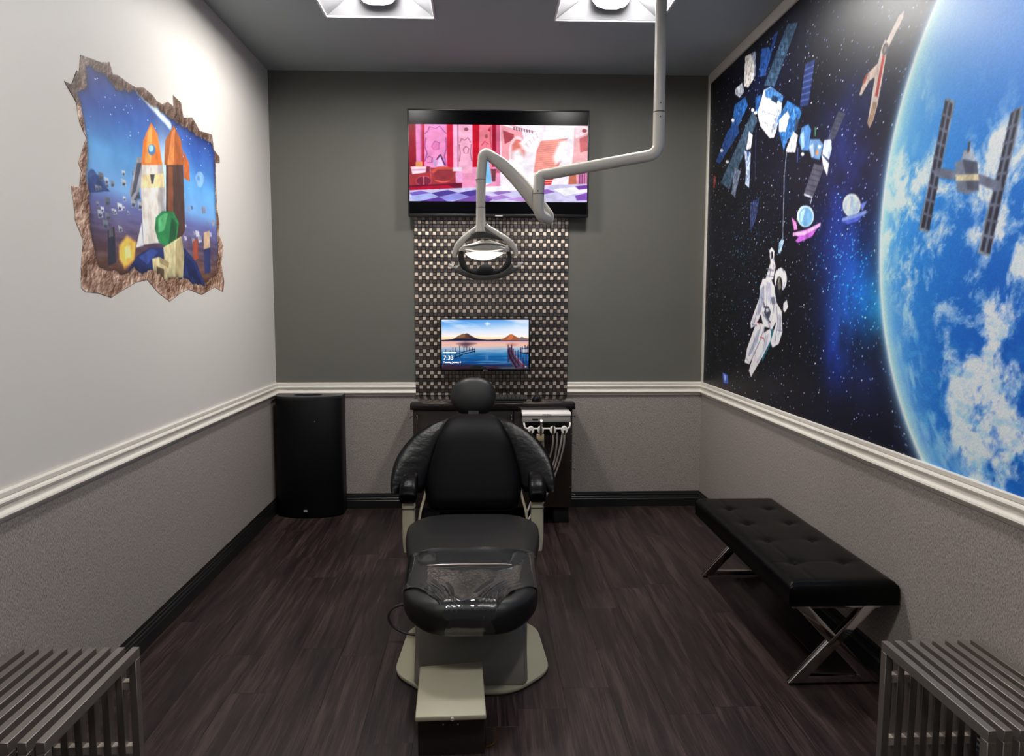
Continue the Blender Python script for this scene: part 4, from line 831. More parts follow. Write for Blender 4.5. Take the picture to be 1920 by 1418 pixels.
cen = P.X.mean(); P.glow(cen-.03, P.Y.min()+.62*(P.Y.max()-P.Y.min()), .10, (214, 236, 250), .75, .2); P.glow(cen-.12, P.Y.min()+.42*(P.Y.max()-P.Y.min()), .07, (226, 232, 250), .7, .16)
P.dots(140, 200, 600, lambda: (.9, .95, 1), np.clip((yt-.55)*2, 0, 1))
before = P.A.copy()
for kind_, c_, pts_, w_ in POSTER_SHAPES:
    if kind_ == 'p': P.poly(pts_, c_, soft=w_*.3)
    else: P.line(pts_, c_, w_, soft=.008)
msk = np.clip(np.abs(P.A-before).sum(-1)/20, 0, 1); tex = .76+.48*fbm(P.X*30, P.Y*22, 320, 4)
P.A = P.A*(1-msk[..., None])+np.clip(P.A*tex[..., None], 0, 255)*msk[..., None]
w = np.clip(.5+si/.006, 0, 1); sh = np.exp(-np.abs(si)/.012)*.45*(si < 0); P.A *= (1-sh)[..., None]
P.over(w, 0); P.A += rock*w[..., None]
P.gain = 1.3
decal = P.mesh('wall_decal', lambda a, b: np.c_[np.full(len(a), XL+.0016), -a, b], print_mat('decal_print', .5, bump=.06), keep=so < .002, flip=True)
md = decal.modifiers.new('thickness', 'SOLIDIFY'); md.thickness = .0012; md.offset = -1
tag(decal, 'ragged wall sticker like a hole broken through the pale left wall, night scene inside', 'sticker')
# ------------------------------------------------------------------ mosaic backsplash
bs = thing('tile_backsplash', 'strip of small woven-pattern brushed metal mosaic tiles behind the monitor', 'backsplash', ((BX0+BX1)/2, 0, .806))
MB().box(BX0, BX1, -.009, -.0012, .807, 2.10).build('backing', M_grout, bs, smooth=False)
nc = 42; tw_ = (BX1-BX0)/nc; z0 = 1.951+tw_/2; r0 = -int((z0-.806)/tw_); V = []; F = []; MI = []; UV = []; TI = []
for r in range(r0-1, int((2.10-z0)/tw_)+1):
    zt = z0-0+r*tw_; zb = zt-tw_
    if zt > 2.10: continue
    zb = max(zb, .8065)
    if zt-zb < .006: continue
    ph = (-r) % 3
    for c in range(nc):
        bright = (ph == 0 and c % 2 == 0) or (ph == 1 and c % 2 == 1)
        x0, x1 = BX0+c*tw_+.0007, BX0+(c+1)*tw_-.0007; a, b = zb+.0007, zt-.0007; q = .0016; yf = -.0125-rng.rand()*.0004; n = len(V)
        ty = (rng.rand()-.5)*.0003; tx = (rng.rand()-.5)*.0003
        V += [(x0,-.009,a),(x1,-.009,a),(x1,-.009,b),(x0,-.009,b),(x0+q,yf-ty-tx,a+q),(x1-q,yf-ty+tx,a+q),(x1-q,yf+ty+tx,b-q),(x0+q,yf+ty-tx,b-q)]
        t = rng.uniform(.8, 1.08)
        for f in ((4,5,6,7),(0,1,5,4),(1,2,6,5),(2,3,7,6),(3,0,4,7)):
            F.append([n+k for k in f]); MI.append(0 if bright else 1)
            UV += ([(0,0),(0,1),(-1,1),(-1,0)] if bright else [(0,0),(1,0),(1,1),(0,1)])
        TI += [t]*8
me = bpy.data.meshes.new('mosaic_tiles'); me.from_pydata(V, [], F); me.polygons.foreach_set('material_index', MI)
uv = me.uv_layers.new(name='brush'); uv.data.foreach_set('uv', np.array(UV, np.float32).ravel())
ca = me.color_attributes.new('tint', 'FLOAT_COLOR', 'POINT'); ca.data.foreach_set('color', np.repeat(np.array(TI, np.float32), 4).reshape(-1, 4).copy().ravel())
ti = link('mosaic_tiles', me, [M_tile_a, M_tile_b], bs); ti['kind'] = 'stuff'
# ------------------------------------------------------------------ television
TX0, TX1, TZ0, TZ1, TY = -.489, .727, 2.030, 2.735, -.10
tv = thing('television', 'wall-mounted flat television showing a pink cartoon palace hall', 'television', ((TX0+TX1)/2, 0, TZ0))
MB().box(TX0, TX1, TY, TY+.045, TZ0, TZ1).build('housing', M_plastic, tv, bevel=.004)
mb = MB(); bz = .010
for a in ((TX0,TX1,TZ0,TZ0+.018),(TX0,TX1,TZ1-bz,TZ1),(TX0,TX0+bz,TZ0+.018,TZ1-bz),(TX1-bz,TX1,TZ0+.018,TZ1-bz)): mb.box(a[0], a[1], TY-.006, TY, a[2], a[3])
mb.build('bezel', mat('dark_gunmetal_bezel', (40,38,40), .3, metal=.6), tv, bevel=.0015)
MB().box(-.15, .39, TY+.045, -.013, 2.16, 2.60).build('wall_bracket', M_plastic, tv, bevel=.004)
MB().box(.095, .145, TY-.012, TY-.006, TZ0+.001, TZ0+.011).build('logo_plate', M_logo, tv, bevel=.001)
P = Print(0, 1, 0, 1, 420, 240, (236, 150, 190))      # u right, v down, within the lit picture area
def tvp(L): return [((a-35)/1790, (b-262-(a-35)*.016)/778) for a, b in L]
def q(c, L, soft=0, op=1): P.poly(tvp(L), c, soft, op)
def ln(c, L, w, op=1): P.line(tvp(L), c, w, 0, op)
def el(c, x, y, rx, ry, op=1): q(c, [(x+rx*math.cos(t*.26180), y+ry*math.sin(t*.26180)) for t in range(24)], 0, op)
q((150,16,40), [(30,250),(110,250),(110,960),(30,960)]); q((236,140,196), [(100,250),(165,250),(160,650),(105,650)]); q((196,84,150), [(150,250),(165,250),(160,650),(150,650)])
q((190,10,44), [(165,250),(190,250),(188,700),(160,700)])
q((238,146,200), [(190,250),(412,250),(412,700),(186,700)])
for L in ([(195,360),(225,330),(240,290),(300,310),(340,285),(380,330),(405,360)],[(205,400),(190,480),(215,560),(190,640)],[(400,400),(408,500),(385,590),(404,680)],[(260,490),(290,435),(335,450),(330,515),(285,520),(262,490)],[(215,600),(235,585),(265,600),(260,650),(220,650)]): ln((150,70,150), L, .005)
el((230,120,180), 300, 490, 45, 45, .6)
q((206,14,56), [(412,250),(474,250),(474,720),(412,720)]); q((246,178,214), [(474,250),(524,250),(522,700),(476,700)]); q((70,20,40), [(520,250),(527,250),(527,700),(520,700)])
q((244,176,204), [(527,250),(668,250),(664,760),(527,760)]); el((150,90,110), 605, 318, 22, 18)
for L in ([(540,450),(560,410),(590,430),(620,400),(650,450)],[(535,470),(545,560),(535,640)],[(655,470),(645,560),(660,640)],[(575,520),(600,490),(630,510),(620,560),(585,560),(575,520)]): ln((150,80,110), L, .004)
q((196,6,40), [(668,250),(738,250),(732,700),(668,700)]); q((240,130,150), [(738,250),(862,250),(862,760),(730,760)])
for L in ([(760,480),(790,440),(830,470)],[(850,290),(845,420),(855,500)]): ln((190,60,80), L, .005)
el((170,90,80), 806, 390, 16, 20); q((180,20,50), [(822,330),(838,300),(846,345)])
q((160,10,44), [(862,250),(906,250),(906,700),(862,700)]); q((206,96,130), [(906,250),(945,250),(945,760),(906,760)])
q((252,240,250), [(945,250),(1830,250),(1830,900),(945,900)])
q((238,160,172), [(945,250),(1060,260),(1160,330),(1180,420),(1060,500),(1030,640),(960,640)]); q((176,70,84), [(970,330),(1080,370),(1080,420),(990,470)])
el((246,206,214), 1120, 540, 90, 150); q((226,140,140), [(1050,620),(1060,480),(1100,420),(1150,430),(1190,520),(1190,640)]); el((214,120,110), 1125, 520, 50, 90)
ln((250,244,250), [(960,270),(1160,330),(1290,360)], .018); ln((226,170,186), [(1000,262),(1180,320),(1290,345)], .01)
for k in range(8): ln((110,70,90), [(1080+k*26,300+k*5),(1084+k*26,325+k*5)], .007)
q((255,255,255), [(1400,290),(1700,290),(1690,420),(1380,430)]); q((238,240,255), [(1440,300),(1640,300),(1640,420),(1440,420)])
q((240,146,136), [(1350,440),(1620,415),(1560,640),(1500,760),(1280,760),(1310,540)])
for k in range(14): ln((250,190,176), [(1345-k*4,450+k*22),(1600-k*8,432+k*22)], .005)
q((255,252,254), [(1140,460),(1340,330),(1350,430),(1250,560),(1170,520)], .012)
for k in range(5): ln((226,200,214), [(1170+k*34,500-k*34),(1200+k*30,540-k*34)], .006)
q((255,252,255), [(1480,600),(1540,450),(1620,430),(1600,620),(1500,680)], .012); q((252,250,255), [(1050,560),(1130,520),(1220,640),(1200,740),(1080,700)], .02)
q((240,180,184), [(1690,300),(1830,290),(1830,900),(1640,900),(1680,560)]); q((206,110,116), [(1740,420),(1830,380),(1830,540),(1750,560)]); q((250,226,236), [(1690,300),(1830,300),(1830,360),(1700,420)]); el((170,80,80), 1790, 340, 24, 20)
q((190,110,90), [(1640,800),(1700,690),(1720,880),(1630,890)]); q((150,60,120), [(1730,760),(1820,760),(1820,880),(1730,880)])
for k in range(4): ln((240,190,210), [(1735+k*24,760),(1735+k*24,880)], .004)
q((224,40,40), [(1350,800),(1490,795),(1450,905),(1310,910)])
for k in range(4): ln((255,236,236), [(1345-k*8,822+k*24),(1482-k*8,818+k*24)], .008)
# furniture and carpet on the left
q((130,46,60), [(30,690),(240,690),(240,780),(30,790)]); q((246,214,226), [(48,690),(205,690),(196,770),(66,775)]); q((216,170,200), [(60,715),(196,712),(194,730),(62,735)]); q((226,150,90), [(100,640),(165,640),(170,690),(96,690)])
q((166,54,62), [(30,770),(300,740),(500,800),(500,880),(30,880)]); el((226,100,92), 370, 770, 128, 84); el((150,50,60), 375, 775, 100, 66); q((150,50,60), [(240,700),(500,720),(500,840),(260,830)], 0, .8)
q((214,84,70), [(250,745),(300,702),(490,700),(490,722),(320,722),(275,760)]); el((200,70,90), 178, 836, 84, 54); el((130,36,66), 178, 836, 72, 44); ln((230,150,150), [(178,790),(178,880)], .005)
q((182,160,206), [(275,620),(300,610),(305,690),(285,690)]); q((236,200,240), [(308,690),(345,570),(380,690)]); ln((70,30,80), [(310,620),(345,570),(392,680)], .008)
q((240,170,220), [(495,760),(560,735),(570,850),(500,850)]); q((236,220,240), [(470,700),(560,700),(560,740),(470,740)])
q((110,10,50), [(30,880),(560,860),(560,940),(30,950)]); q((180,0,48), [(30,900),(420,880),(520,930),(30,945)])
q((206,200,236), [(30,930),(720,905),(1830,880),(1830,1075),(30,1060)])
tile = [((120,96,196), [(30,955),(150,935),(250,960),(60,985)]), ((176,186,244), [(60,985),(250,960),(330,1000),(120,1045),(30,1020)]), ((86,66,160), [(250,960),(420,930),(520,960),(330,1000)]), ((150,150,228), [(330,1000),(520,960),(640,1000),(420,1050)]), ((96,60,160), [(120,1045),(330,1000),(420,1050)]), ((80,60,150), [(520,960),(700,930),(760,980),(640,1000)]), ((120,80,170), [(640,1000),(760,980),(900,1010),(820,1060),(420,1060)]),
 ((150,110,190), [(860,960),(1000,935),(1060,960),(920,985)]), ((246,244,255), [(720,900),(1250,890),(1230,940),(800,950)]), ((170,130,206), [(820,1010),(960,985),(1060,1010),(900,1040)]), ((140,96,180), [(1290,950),(1420,930),(1500,960),(1360,990)]), ((250,248,255), [(1480,930),(1830,900),(1830,960),(1600,1000)]), ((124,70,170), [(1700,905),(1830,890),(1830,930),(1740,940)]), ((190,150,220), [(1000,1030),(1200,1000),(1300,1030),(1180,1060)]), ((130,84,178), [(1700,1000),(1830,970),(1830,1050),(1720,1050)])]
for c_, L_ in tile: q(c_, L_)
q((120,60,70), [(850,720),(905,720),(895,850),(862,850)]); q((250,246,255), [(770,700),(830,660),(850,860),(790,890)]); q((130,200,246), [(786,650),(830,640),(862,860),(790,870)])
P.A *= (.86+.26*fbm(P.X*26, P.Y*16, 330, 5))[..., None]; P.A = np.clip((P.A-128)*1.06+130, 0, 255); P.A *= (1+.03*(rng.rand(*P.X.shape)-.5))[..., None]
sx0, sx1 = TX0+.006+.004, TX1-.006-.003
zt0, zb0 = 2.635, 2.131
P.mesh('screen', lambda a, b: np.c_[sx0+(sx1-sx0)*a, np.full(len(a), TY-.0035), zt0-(zt0-zb0)*b], print_mat('television_picture', .3, emit=1.0, spec=.1), tv, flip=True)
MB().box(TX0+bz, TX1-bz, TY-.003, TY, TZ0+.018, TZ1-bz).build('screen_glass', mat('black_screen_glass', (3,3,5), .2, spec=.08), tv, smooth=False)
# ------------------------------------------------------------------ cabinet, counter
CF = -.45
cab = thing('dental_cabinet', 'dark walnut cabinet under the black counter behind the dental chair', 'cabinet', (.07, -.22, 0))
MB().box(-.443, .592, CF+.02, -.017, .112, .767).build('body', M_walnut, cab, bevel=.002)
for a, b in ((-.443, -.10), (-.096, .205), (.209, .592)):
    d = MB().box(a+.002, b-.002, CF, CF+.0195, .116, .763).build('door', M_walnut, cab, bevel=.002)
    if b < .3:
        hx = b-.012 if b > 0 else a+.03
        MB().tube(bend([(hx, CF-.001, .735), (hx, CF-.026, .735), (hx, CF-.026, .675), (hx, CF-.001, .675)], .008, 4), .0045, 8).build('handle', M_chrome, d)
for a in (-.38, .476): MB().box(a, a+.10, -.40, -.10, 0, .112).build('foot', M_rubber, cab, bevel=.003)
for z in (.715, .535, .362, .19):
    for sgn, xx in ((1, .592), (-1, -.443)):
        if sgn < 0 and z < .6: continue
        MB().tube(bend([(xx, CF+.045, z), (xx+sgn*.022, CF+.045, z), (xx+sgn*.024, CF+.045, z-.012)], .006, 4), .004, 8).build('side_pull', M_chrome, cab)
for z in (.60, .425, .25):
    for sgn, xx in ((1, .592), (-1, -.443)):
        if sgn < 0 and z < .55: continue
        MB().box(xx-.016 if sgn > 0 else xx-.004, xx+.004 if sgn > 0 else xx+.016, CF-.003, CF+.012, z-.003, z+.003).build('hinge', M_chrome, cab, bevel=.001)
ctr = MB().box(-.458, .606, -.475, -.0135, .767, .806).build('countertop', M_counter, bevel=.003)
tag(ctr, 'glossy black laminate countertop on the walnut cabinet', 'countertop')
# ------------------------------------------------------------------ monitor
MX0, MX1, MZ0, MZ1, MY = -.281, .333, .987, 1.347, -.12
mo = thing('monitor', 'black computer monitor showing a lake sunset lock screen, on the mosaic', 'monitor', ((MX0+MX1)/2, 0, MZ0))
MB().box(MX0, MX1, MY, MY+.035, MZ0, MZ1).build('housing', M_plastic, mo, bevel=.003)
mb = MB()
for a in ((MX0,MX1,MZ0,MZ0+.016),(MX0,MX1,MZ1-.010,MZ1),(MX0,MX0+.010,MZ0+.016,MZ1-.010),(MX1-.010,MX1,MZ0+.016,MZ1-.010)): mb.box(a[0], a[1], MY-.005, MY, a[2], a[3])
mb.build('bezel', mat('gloss_black_bezel', (8,8,9), .15), mo, bevel=.001)
MB().box(-.05, .10, MY+.035, -.013, 1.09, 1.24).build('wall_bracket', M_plastic, mo, bevel=.003)
MB().box(.010, .043, MY-.0062, MY-.005, MZ0+.005, MZ0+.009).build('logo_plate', M_logo, mo)
P = Print(0, 1, 0, 1, 300, 180)
U, Vv = P.X, P.Y; HZ = .425
stops = [(0, (74,142,220)), (.10, (110,172,232)), (.20, (176,206,238)), (.28, (226,226,238)), (.34, (250,236,222)), (.40, (250,206,150)), (.425, (236,170,120)), (.43, (150,140,190)), (.46, (226,170,160)), (.52, (236,184,160)), (.58, (190,186,200)), (.66, (96,150,190)), (.74, (20,98,160)), (.84, (14,78,140)), (.92, (16,54,108)), (.935, (30,30,60)), (.96, (50,26,42)), (1, (40,22,36))]
for k in range(3): P.A[..., k] = np.interp(Vv, [a for a, _ in stops], [c[k] for _, c in stops])
cn = fbm(U*3+Vv*2, Vv*9-U*2.5, 200, 5); P.over(np.clip((cn-.5)*3, 0, .8)*np.clip(1-Vv/.4, 0, 1), (236,238,246)); P.over(np.clip((U-.3)*1.3, 0, .75)*np.clip(1-np.abs(Vv-.2)/.25, 0, 1), (240,240,246))
P.over(np.clip((fbm(U*4, Vv*46, 210, 4)-.5)*2, 0, .5)*np.clip((Vv-.45)*6, 0, 1), (120,180,210)); P.over(np.clip((.5-fbm(U*5, Vv*50, 220, 4))*2, 0, .5)*np.clip((Vv-.55)*6, 0, 1), (10,60,120))
mp_ = lambda L: [((a-80)/1750, (b-95)/990) for a, b in L]
P.poly(mp_([(965,165),(1000,150),(1050,180),(990,205)]), (250,250,255), .02)
P.poly(mp_([(80,508),(290,490),(360,455),(430,415),(520,375),(545,380),(590,368),(625,385),(680,420),(760,462),(850,485),(1000,505),(1000,518),(80,518)]), (92,62,52)); P.poly(mp_([(520,378),(545,382),(560,430),(480,470),(380,470),(430,415)]), (132,92,66)); P.poly(mp_([(590,372),(640,420),(740,470),(650,470),(600,420)]), (64,46,52))
P.poly(mp_([(80,506),(300,492),(400,470),(560,478),(760,475),(870,492),(1000,500),(1170,495),(1280,490),(1400,500),(1830,500),(1830,520),(80,520)]), (20,22,44))
P.poly(mp_([(1260,498),(1340,465),(1400,430),(1450,392),(1500,390),(1560,425),(1640,470),(1700,440),(1740,460),(1830,475),(1830,512),(1260,512)]), (156,86,56)); P.poly(mp_([(1450,394),(1500,392),(1520,450),(1480,500),(1380,500),(1430,440)]), (196,112,66)); P.poly(mp_([(1640,470),(1690,440),(1740,462),(1830,476),(1830,510),(1640,510)]), (120,100,100))
P.poly(mp_([(400,580),(560,545),(760,575),(640,620),(560,650),(470,610)]), (66,44,62), .03, .85); P.poly(mp_([(1400,590),(1500,570),(1600,600),(1480,630)]), (150,90,80), .03, .6)
P.line(mp_([(340,800),(520,745),(740,690)]), (10,22,44), .012); P.line(mp_([(330,870),(520,790),(745,735)]), (10,18,40), .016); P.line(mp_([(340,835),(740,712)]), (70,110,150), .012, 0, .5)
for a, b, c in ((305,655,800),(362,660,850),(442,620,860),(528,640,760),(585,640,740),(635,655,730),(700,660,720),(742,672,770),(160,700,860),(250,720,900)): P.line(mp_([(a,b),(a,c)]), (10,20,42), .006)
P.poly(mp_([(1405,690),(1490,640),(1530,760),(1620,860),(1790,1040),(1830,1085),(1560,1085),(1450,930),(1410,800)]), (84,62,84)); P.line(mp_([(1500,680),(1560,820),(1720,1000)]), (150,120,140), .014); P.line(mp_([(1420,720),(1470,880),(1580,1060)]), (26,18,36), .02); P.line(mp_([(1470,720),(1530,860),(1660,1040)]), (40,26,46), .014)
for a, b, c in ((1418,600,960),(1440,650,900),(1490,600,900),(1520,680,1000),(1560,720,1000),(1615,715,1060),(1675,660,900),(1720,860,1085),(1760,610,760),(1705,640,760),(1780,760,960),(1800,640,800),(1815,600,780)): P.line(mp_([(a,b),(a+3,c)]), (44,22,52), .009)
P.line(mp_([(1670,690),(1830,660)]), (60,60,80), .012); P.line(mp_([(1670,760),(1830,790)]), (24,24,48), .022); P.poly(mp_([(1690,700),(1830,680),(1830,750),(1700,760)]), (220,210,210), 0, .55)
P.glow((990-80)/1750, (860-95)/990, .02, (120,150,190), .5, .05); P.glow((1775-80)/1750, (1045-95)/990, .008, (255,255,255), .9, .012)
P.poly(mp_([(80,980),(300,1000),(700,1010),(900,1040),(1200,1030),(1200,1090),(80,1090)]), (54,26,40), .02, .7); P.poly(mp_([(650,1060),(740,1020),(880,1030),(1000,1085),(640,1090)]), (24,26,20), .02)
P.A = np.clip(P.A, 0, 255)
mx0, mx1, mzt, mzb = MX0+.010, MX1-.010, MZ1-.010, MZ0+.016
P.mesh('screen', lambda a, b: np.c_[mx0+(mx1-mx0)*a, np.full(len(a), MY-.0015), mzt-(mzt-mzb)*b], print_mat('monitor_picture', .2, emit=1.1), mo, flip=True)
def mpos(a, b): return Vector((mx0+(mx1-mx0)*(a-80)/1750, MY-.0022, mzt-(mzt-mzb)*(b-95)/990))
text_part('7:33', .041, M_text, mo, 'clock_lettering', mpos(112, 905), bold=.0002)
text_part('Tuesday, January 8', .0158, M_text, mo, 'date_lettering', mpos(112, 970), bold=.00025)
a, b = mpos(112, 768), mpos(372, 748)
MB().box(a.x, b.x, a.y-.0004, a.y+.0002, a.z, b.z).build('lit_bar', M_text, mo, smooth=False)
# ------------------------------------------------------------------ keyboard and mouse
kb = thing('keyboard', 'black computer keyboard lying on the counter beside the headrest', 'keyboard', (.10, -.24, .806))
mb = MB().prism([(-.32,.806),(-.17,.806),(-.17,.826),(-.32,.818)], 'yz', -.14, .30); mb.build('case', M_plastic, kb, bevel=.002)
kmesh = None
for r in range(5):
    for c in range(16):
        x = -.126+c*.0262; y = -.306+r*.0275; z = .8185+(y+.32)*.053
        if kmesh is None:
            o = MB().loft([[(x-.0115,y-.0115,z),(x+.0115,y-.0115,z),(x+.0115,y+.0115,z),(x-.0115,y+.0115,z)],[(x-.009,y-.009,z+.007),(x+.009,y-.009,z+.007),(x+.009,y+.009,z+.007),(x-.009,y+.009,z+.007)]]).build('key', M_keycap, kb, smooth=False)
            kmesh = o.data; kx, ky, kz = x, y, z
        else:
            o = bpy.data.objects.new('key', kmesh); COL.objects.link(o); o.parent = kb; o.location = (x-kx, y-ky, z-kz)
mo_ = thing('computer_mouse', 'small black computer mouse at the right end of the counter', 'mouse', (.368, -.30, .806))
def mouse_shell(y0, y1, zs=1., ins=0.):
    rings = []
    for k in range(11):
        t = y0+(y1-y0)*k/10; e = math.sqrt(max(.02, 1-((t-.5)*1.9)**2)) if abs(t-.5) > .2 else math.sqrt(1-((t-.5)*1.9)**2)
        hh = .036*zs*(math.sin(min(1, max(.08, t*.9+.1))*PI)**.6); y = -.365+t*.11; w = .033*e-ins
        rings.append([(.368+w*math.cos(a), y, .8062+max(0, hh*math.sin(a))) for a in [PI*i/12 for i in range(13)]]+[(.368-w*.9, y, .8062), (.368+w*.9, y, .8062)])
    return rings
MB().loft(mouse_shell(.02, .98)).build('shell', M_plastic, mo_)
MB().cyl((.364, -.344, .833), (.372, -.344, .833), .008, 14).build('scroll_wheel', M_rubber, mo_)
# ------------------------------------------------------------------ instrument delivery unit on the cabinet front
du = thing('delivery_unit', 'white dental instrument unit with hanging handpieces on the cabinet front', 'dental unit', (.41, -.52, .60))
MB().prism([(-.465,.702),(-.465,.765),(-.575,.765),(-.592,.757),(-.592,.742),(-.465,.742)], 'yz', .256, .564).build('top_cover', M_devwhite, du, bevel=.003)
MB().box(.258, .562, -.588, -.467, .702, .7415).build('front_panel', M_devgrey, du, bevel=.003, label='grey lower face')
MB().box(.320, .356, -.5905, -.587, .716, .724).build('slot', M_rubber, du)
MB().box(.30, .52, -.467, -.4505, .60, .70).build('mount', M_plastic, du, bevel=.002)
text_part('DCI Edge', .015, M_ink, du, 'lettering', Vector((.382, -.5925, .7455)), bold=.0001, shear=.2)
MB().tube(bend([(.268,-.56,.702),(.268,-.60,.69),(.275,-.60,.663),(.552,-.60,.663),(.559,-.60,.69),(.559,-.56,.702)], .016, 5), .0062, 10).build('holder_bar', M_devwhite, du)
for i, hx in enumerate((.310, .371, .449, .521)):
    mb = MB(); rings = []
    for yy, rr in ((-.588,.016),(-.592,.0205),(-.612,.0215),(-.622,.018)):
        rings.append([(hx+rr*math.cos(a), yy, .655+rr*1.22*math.sin(a)) for a in [2*PI*k/20 for k in range(20)]])
    h = mb.loft(rings).build('holder', M_devwhite, du, angle=50)
    MB().box(hx-.006, hx+.006, -.6235, -.612, .634, .655).build('slot', M_lampblack, h)
MB().tube(curve([(.371,-.628,.626),(.371,-.632,.66),(.372,-.636,.71),(.372,-.646,.722)], 5), [.0085]*6+[.0075]*5+[.007]*5, 12).build('syringe', M_chrome, du, label='chrome air-water syringe')
MB().tube([(.449,-.628,.628),(.449,-.632,.66),(.449,-.635,.683)], [.0065,.007,.005], 12).build('handpiece', M_chrome, du)
MB().tube([(.310,-.628,.632),(.310,-.630,.652)], .006, 10).build('handpiece', M_chrome, du)
MB().tube([(.521,-.628,.628),(.521,-.630,.648)], .006, 10).build('handpiece', M_chrome, du)
MB().box(.345, .392, -.634, -.596, .588, .630).build('valve_block', M_tan, du, bevel=.004)
MB().tube([(.384,-.615,.59),(.386,-.612,.50),(.36,-.60,.34)], .010, 10).build('hose', M_hose, du)
for pts in ([(.449,-.628,.628),(.447,-.625,.56),(.425,-.60,.46),(.36,-.60,.33),(.30,-.70,.20),(.27,-.75,.14)],
            [(.478,-.60,.64),(.472,-.61,.55),(.455,-.60,.44),(.40,-.60,.31),(.33,-.70,.18),(.27,-.78,.10)],
            [(.510,-.61,.64),(.495,-.62,.55),(.465,-.60,.42),(.41,-.60,.29),(.33,-.68,.16),(.25,-.78,.08)],
            [(.521,-.628,.63),(.515,-.625,.55),(.485,-.60,.42),(.43,-.60,.28),(.35,-.68,.14),(.24,-.80,.05)]):
    MB().tube(curve(pts, 6), .0062, 8).build('hose', M_hose, du)
# ------------------------------------------------------------------ half-round waste bin
bc, bw, y1, yf = -1.172, .224, -.03, -.255
bo = [(bc-bw, y1), (bc-bw, -.145)]+[(bc-bw*math.cos(a), -.145-(-.145-yf)*math.sin(a)) for a in [PI*k/28 for k in range(1, 28)]]+[(bc+bw, -.145), (bc+bw, y1)]
wb = thing('waste_bin', 'tall black half-round waste bin in the far left corner', 'bin', (bc, -.14, 0))
MB().prism(bo, 'xy', .004, .81).build('body', M_bin, wb, angle=35, bevel=.003)
hx, hy, hr, hr2 = bc-.01, -.115, .098, .062
hole = [(hx+hr*math.cos(a), hy+hr2*math.sin(a)) for a in [2*PI*k/40 for k in range(40)]]
mb = MB(); vo = [mb.bm.verts.new((a, b, .825)) for a, b in bo]; vh = [mb.bm.verts.new((a, b, .825)) for a, b in hole]
es = [mb.bm.edges.new((vo[i], vo[(i+1) % len(vo)])) for i in range(len(vo))]+[mb.bm.edges.new((vh[i], vh[(i+1) % 40])) for i in range(40)]
bmesh.ops.triangle_fill(mb.bm, edges=es, use_beauty=True)
ge = bmesh.ops.extrude_face_region(mb.bm, geom=list(mb.bm.faces)); bmesh.ops.translate(mb.bm, vec=(0, 0, -.014), verts=[v for v in ge['geom'] if isinstance(v, bmesh.types.BMVert)])
mb.build('lid', mat('dark_grey_lid', (38,38,40), .4), wb, angle=35)
MB().prism([(hx+hr*.99*math.cos(a), hy+hr2*.99*math.sin(a)) for a in [2*PI*k/40 for k in range(40)]], 'xy', .8101, .8115).build('shade_disc', M_binin, wb, label='black disc painted for the shade inside the round lid hole')  # flat black disc paints the shade below the lid hole
MB().box(-1.2, -1.176, yf-.003, yf+.004, .046, .058).build('logo_plate', M_logo, wb, bevel=.001)
MB().cyl((-1.114, -.252, .66), (-1.114, -.2475, .66), .004, 12).build('screw', M_steel, wb)
# ------------------------------------------------------------------ dental chair
CXC = -.042
ch = thing('dental_chair', 'black reclining dental chair on a cream base in the middle of the room', 'dental chair', (CXC, -2.3, 0))
plate = []
for a, b, r in ((-.345,-2.50,.12),(-.20,-2.665,.12),(.12,-2.665,.12),(.268,-2.50,.12),(.245,-2.10,.14),(.17,-2.02,.1),(.12,-1.55,.06),(-.20,-1.55,.06),(-.25,-2.02,.1),(-.325,-2.10,.14)): plate.append((a, b, 0))
pr2 = []
PP = [Vector(p) for p in plate]
for i in range(len(PP)):
    a, b, c = PP[i-1], PP[i], PP[(i+1) % len(PP)]; u, w = a-b, c-b; r = .075
    p, q_ = b+u.normalized()*min(r, u.length*.49), b+w.normalized()*min(r, w.length*.49)
    for k in range(7):
        t = k/6; v = p*(1-t)**2+b*2*t*(1-t)+q_*t*t; pr2.append((v.x, v.y))
MB().prism(pr2, 'xy', .004, .020).build('base_plate', M_cream, ch, bevel=.006, label='cream enamelled base plate')
MB().prism([(p[0]*.985-.0006, p[1]) for p in pr2], 'xy', 0, .0038).build('base_gasket', M_rubber, ch)
# lift shroud under the toe end
sh = []
for z, yf_, hw in ((.0205,-2.625,.215),(.10,-2.60,.214),(.20,-2.56,.212),(.285,-2.50,.208)):
    sh.append([(CXC+sx*hw, y, z) for sx, y in ((-1,yf_+.03),(-.93,yf_),(.93,yf_),(1,yf_+.03),(1,-2.0),(-1,-2.0))])
MB().loft(sh).build('lift_shroud', M_greyenamel, ch, angle=25, bevel=.006)
for sx in (-1, 1): MB().box(CXC+sx*.214-.004, CXC+sx*.214+.004, -2.50, -2.46, .10, .235).build('trim_strip', M_silver, ch, bevel=.002)
MB().box(CXC-.13, CXC+.13, -2.35, -1.60, .0205, .26).build('pump_housing', M_greyenamel, ch, bevel=.02, seg=3)
MB().prism([(-1.62,.255),(-2.55,.285),(-2.60,.305),(-1.60,.335)], 'yz', CXC-.17, CXC+.17).build('seat_frame', M_greyenamel, ch, bevel=.01)
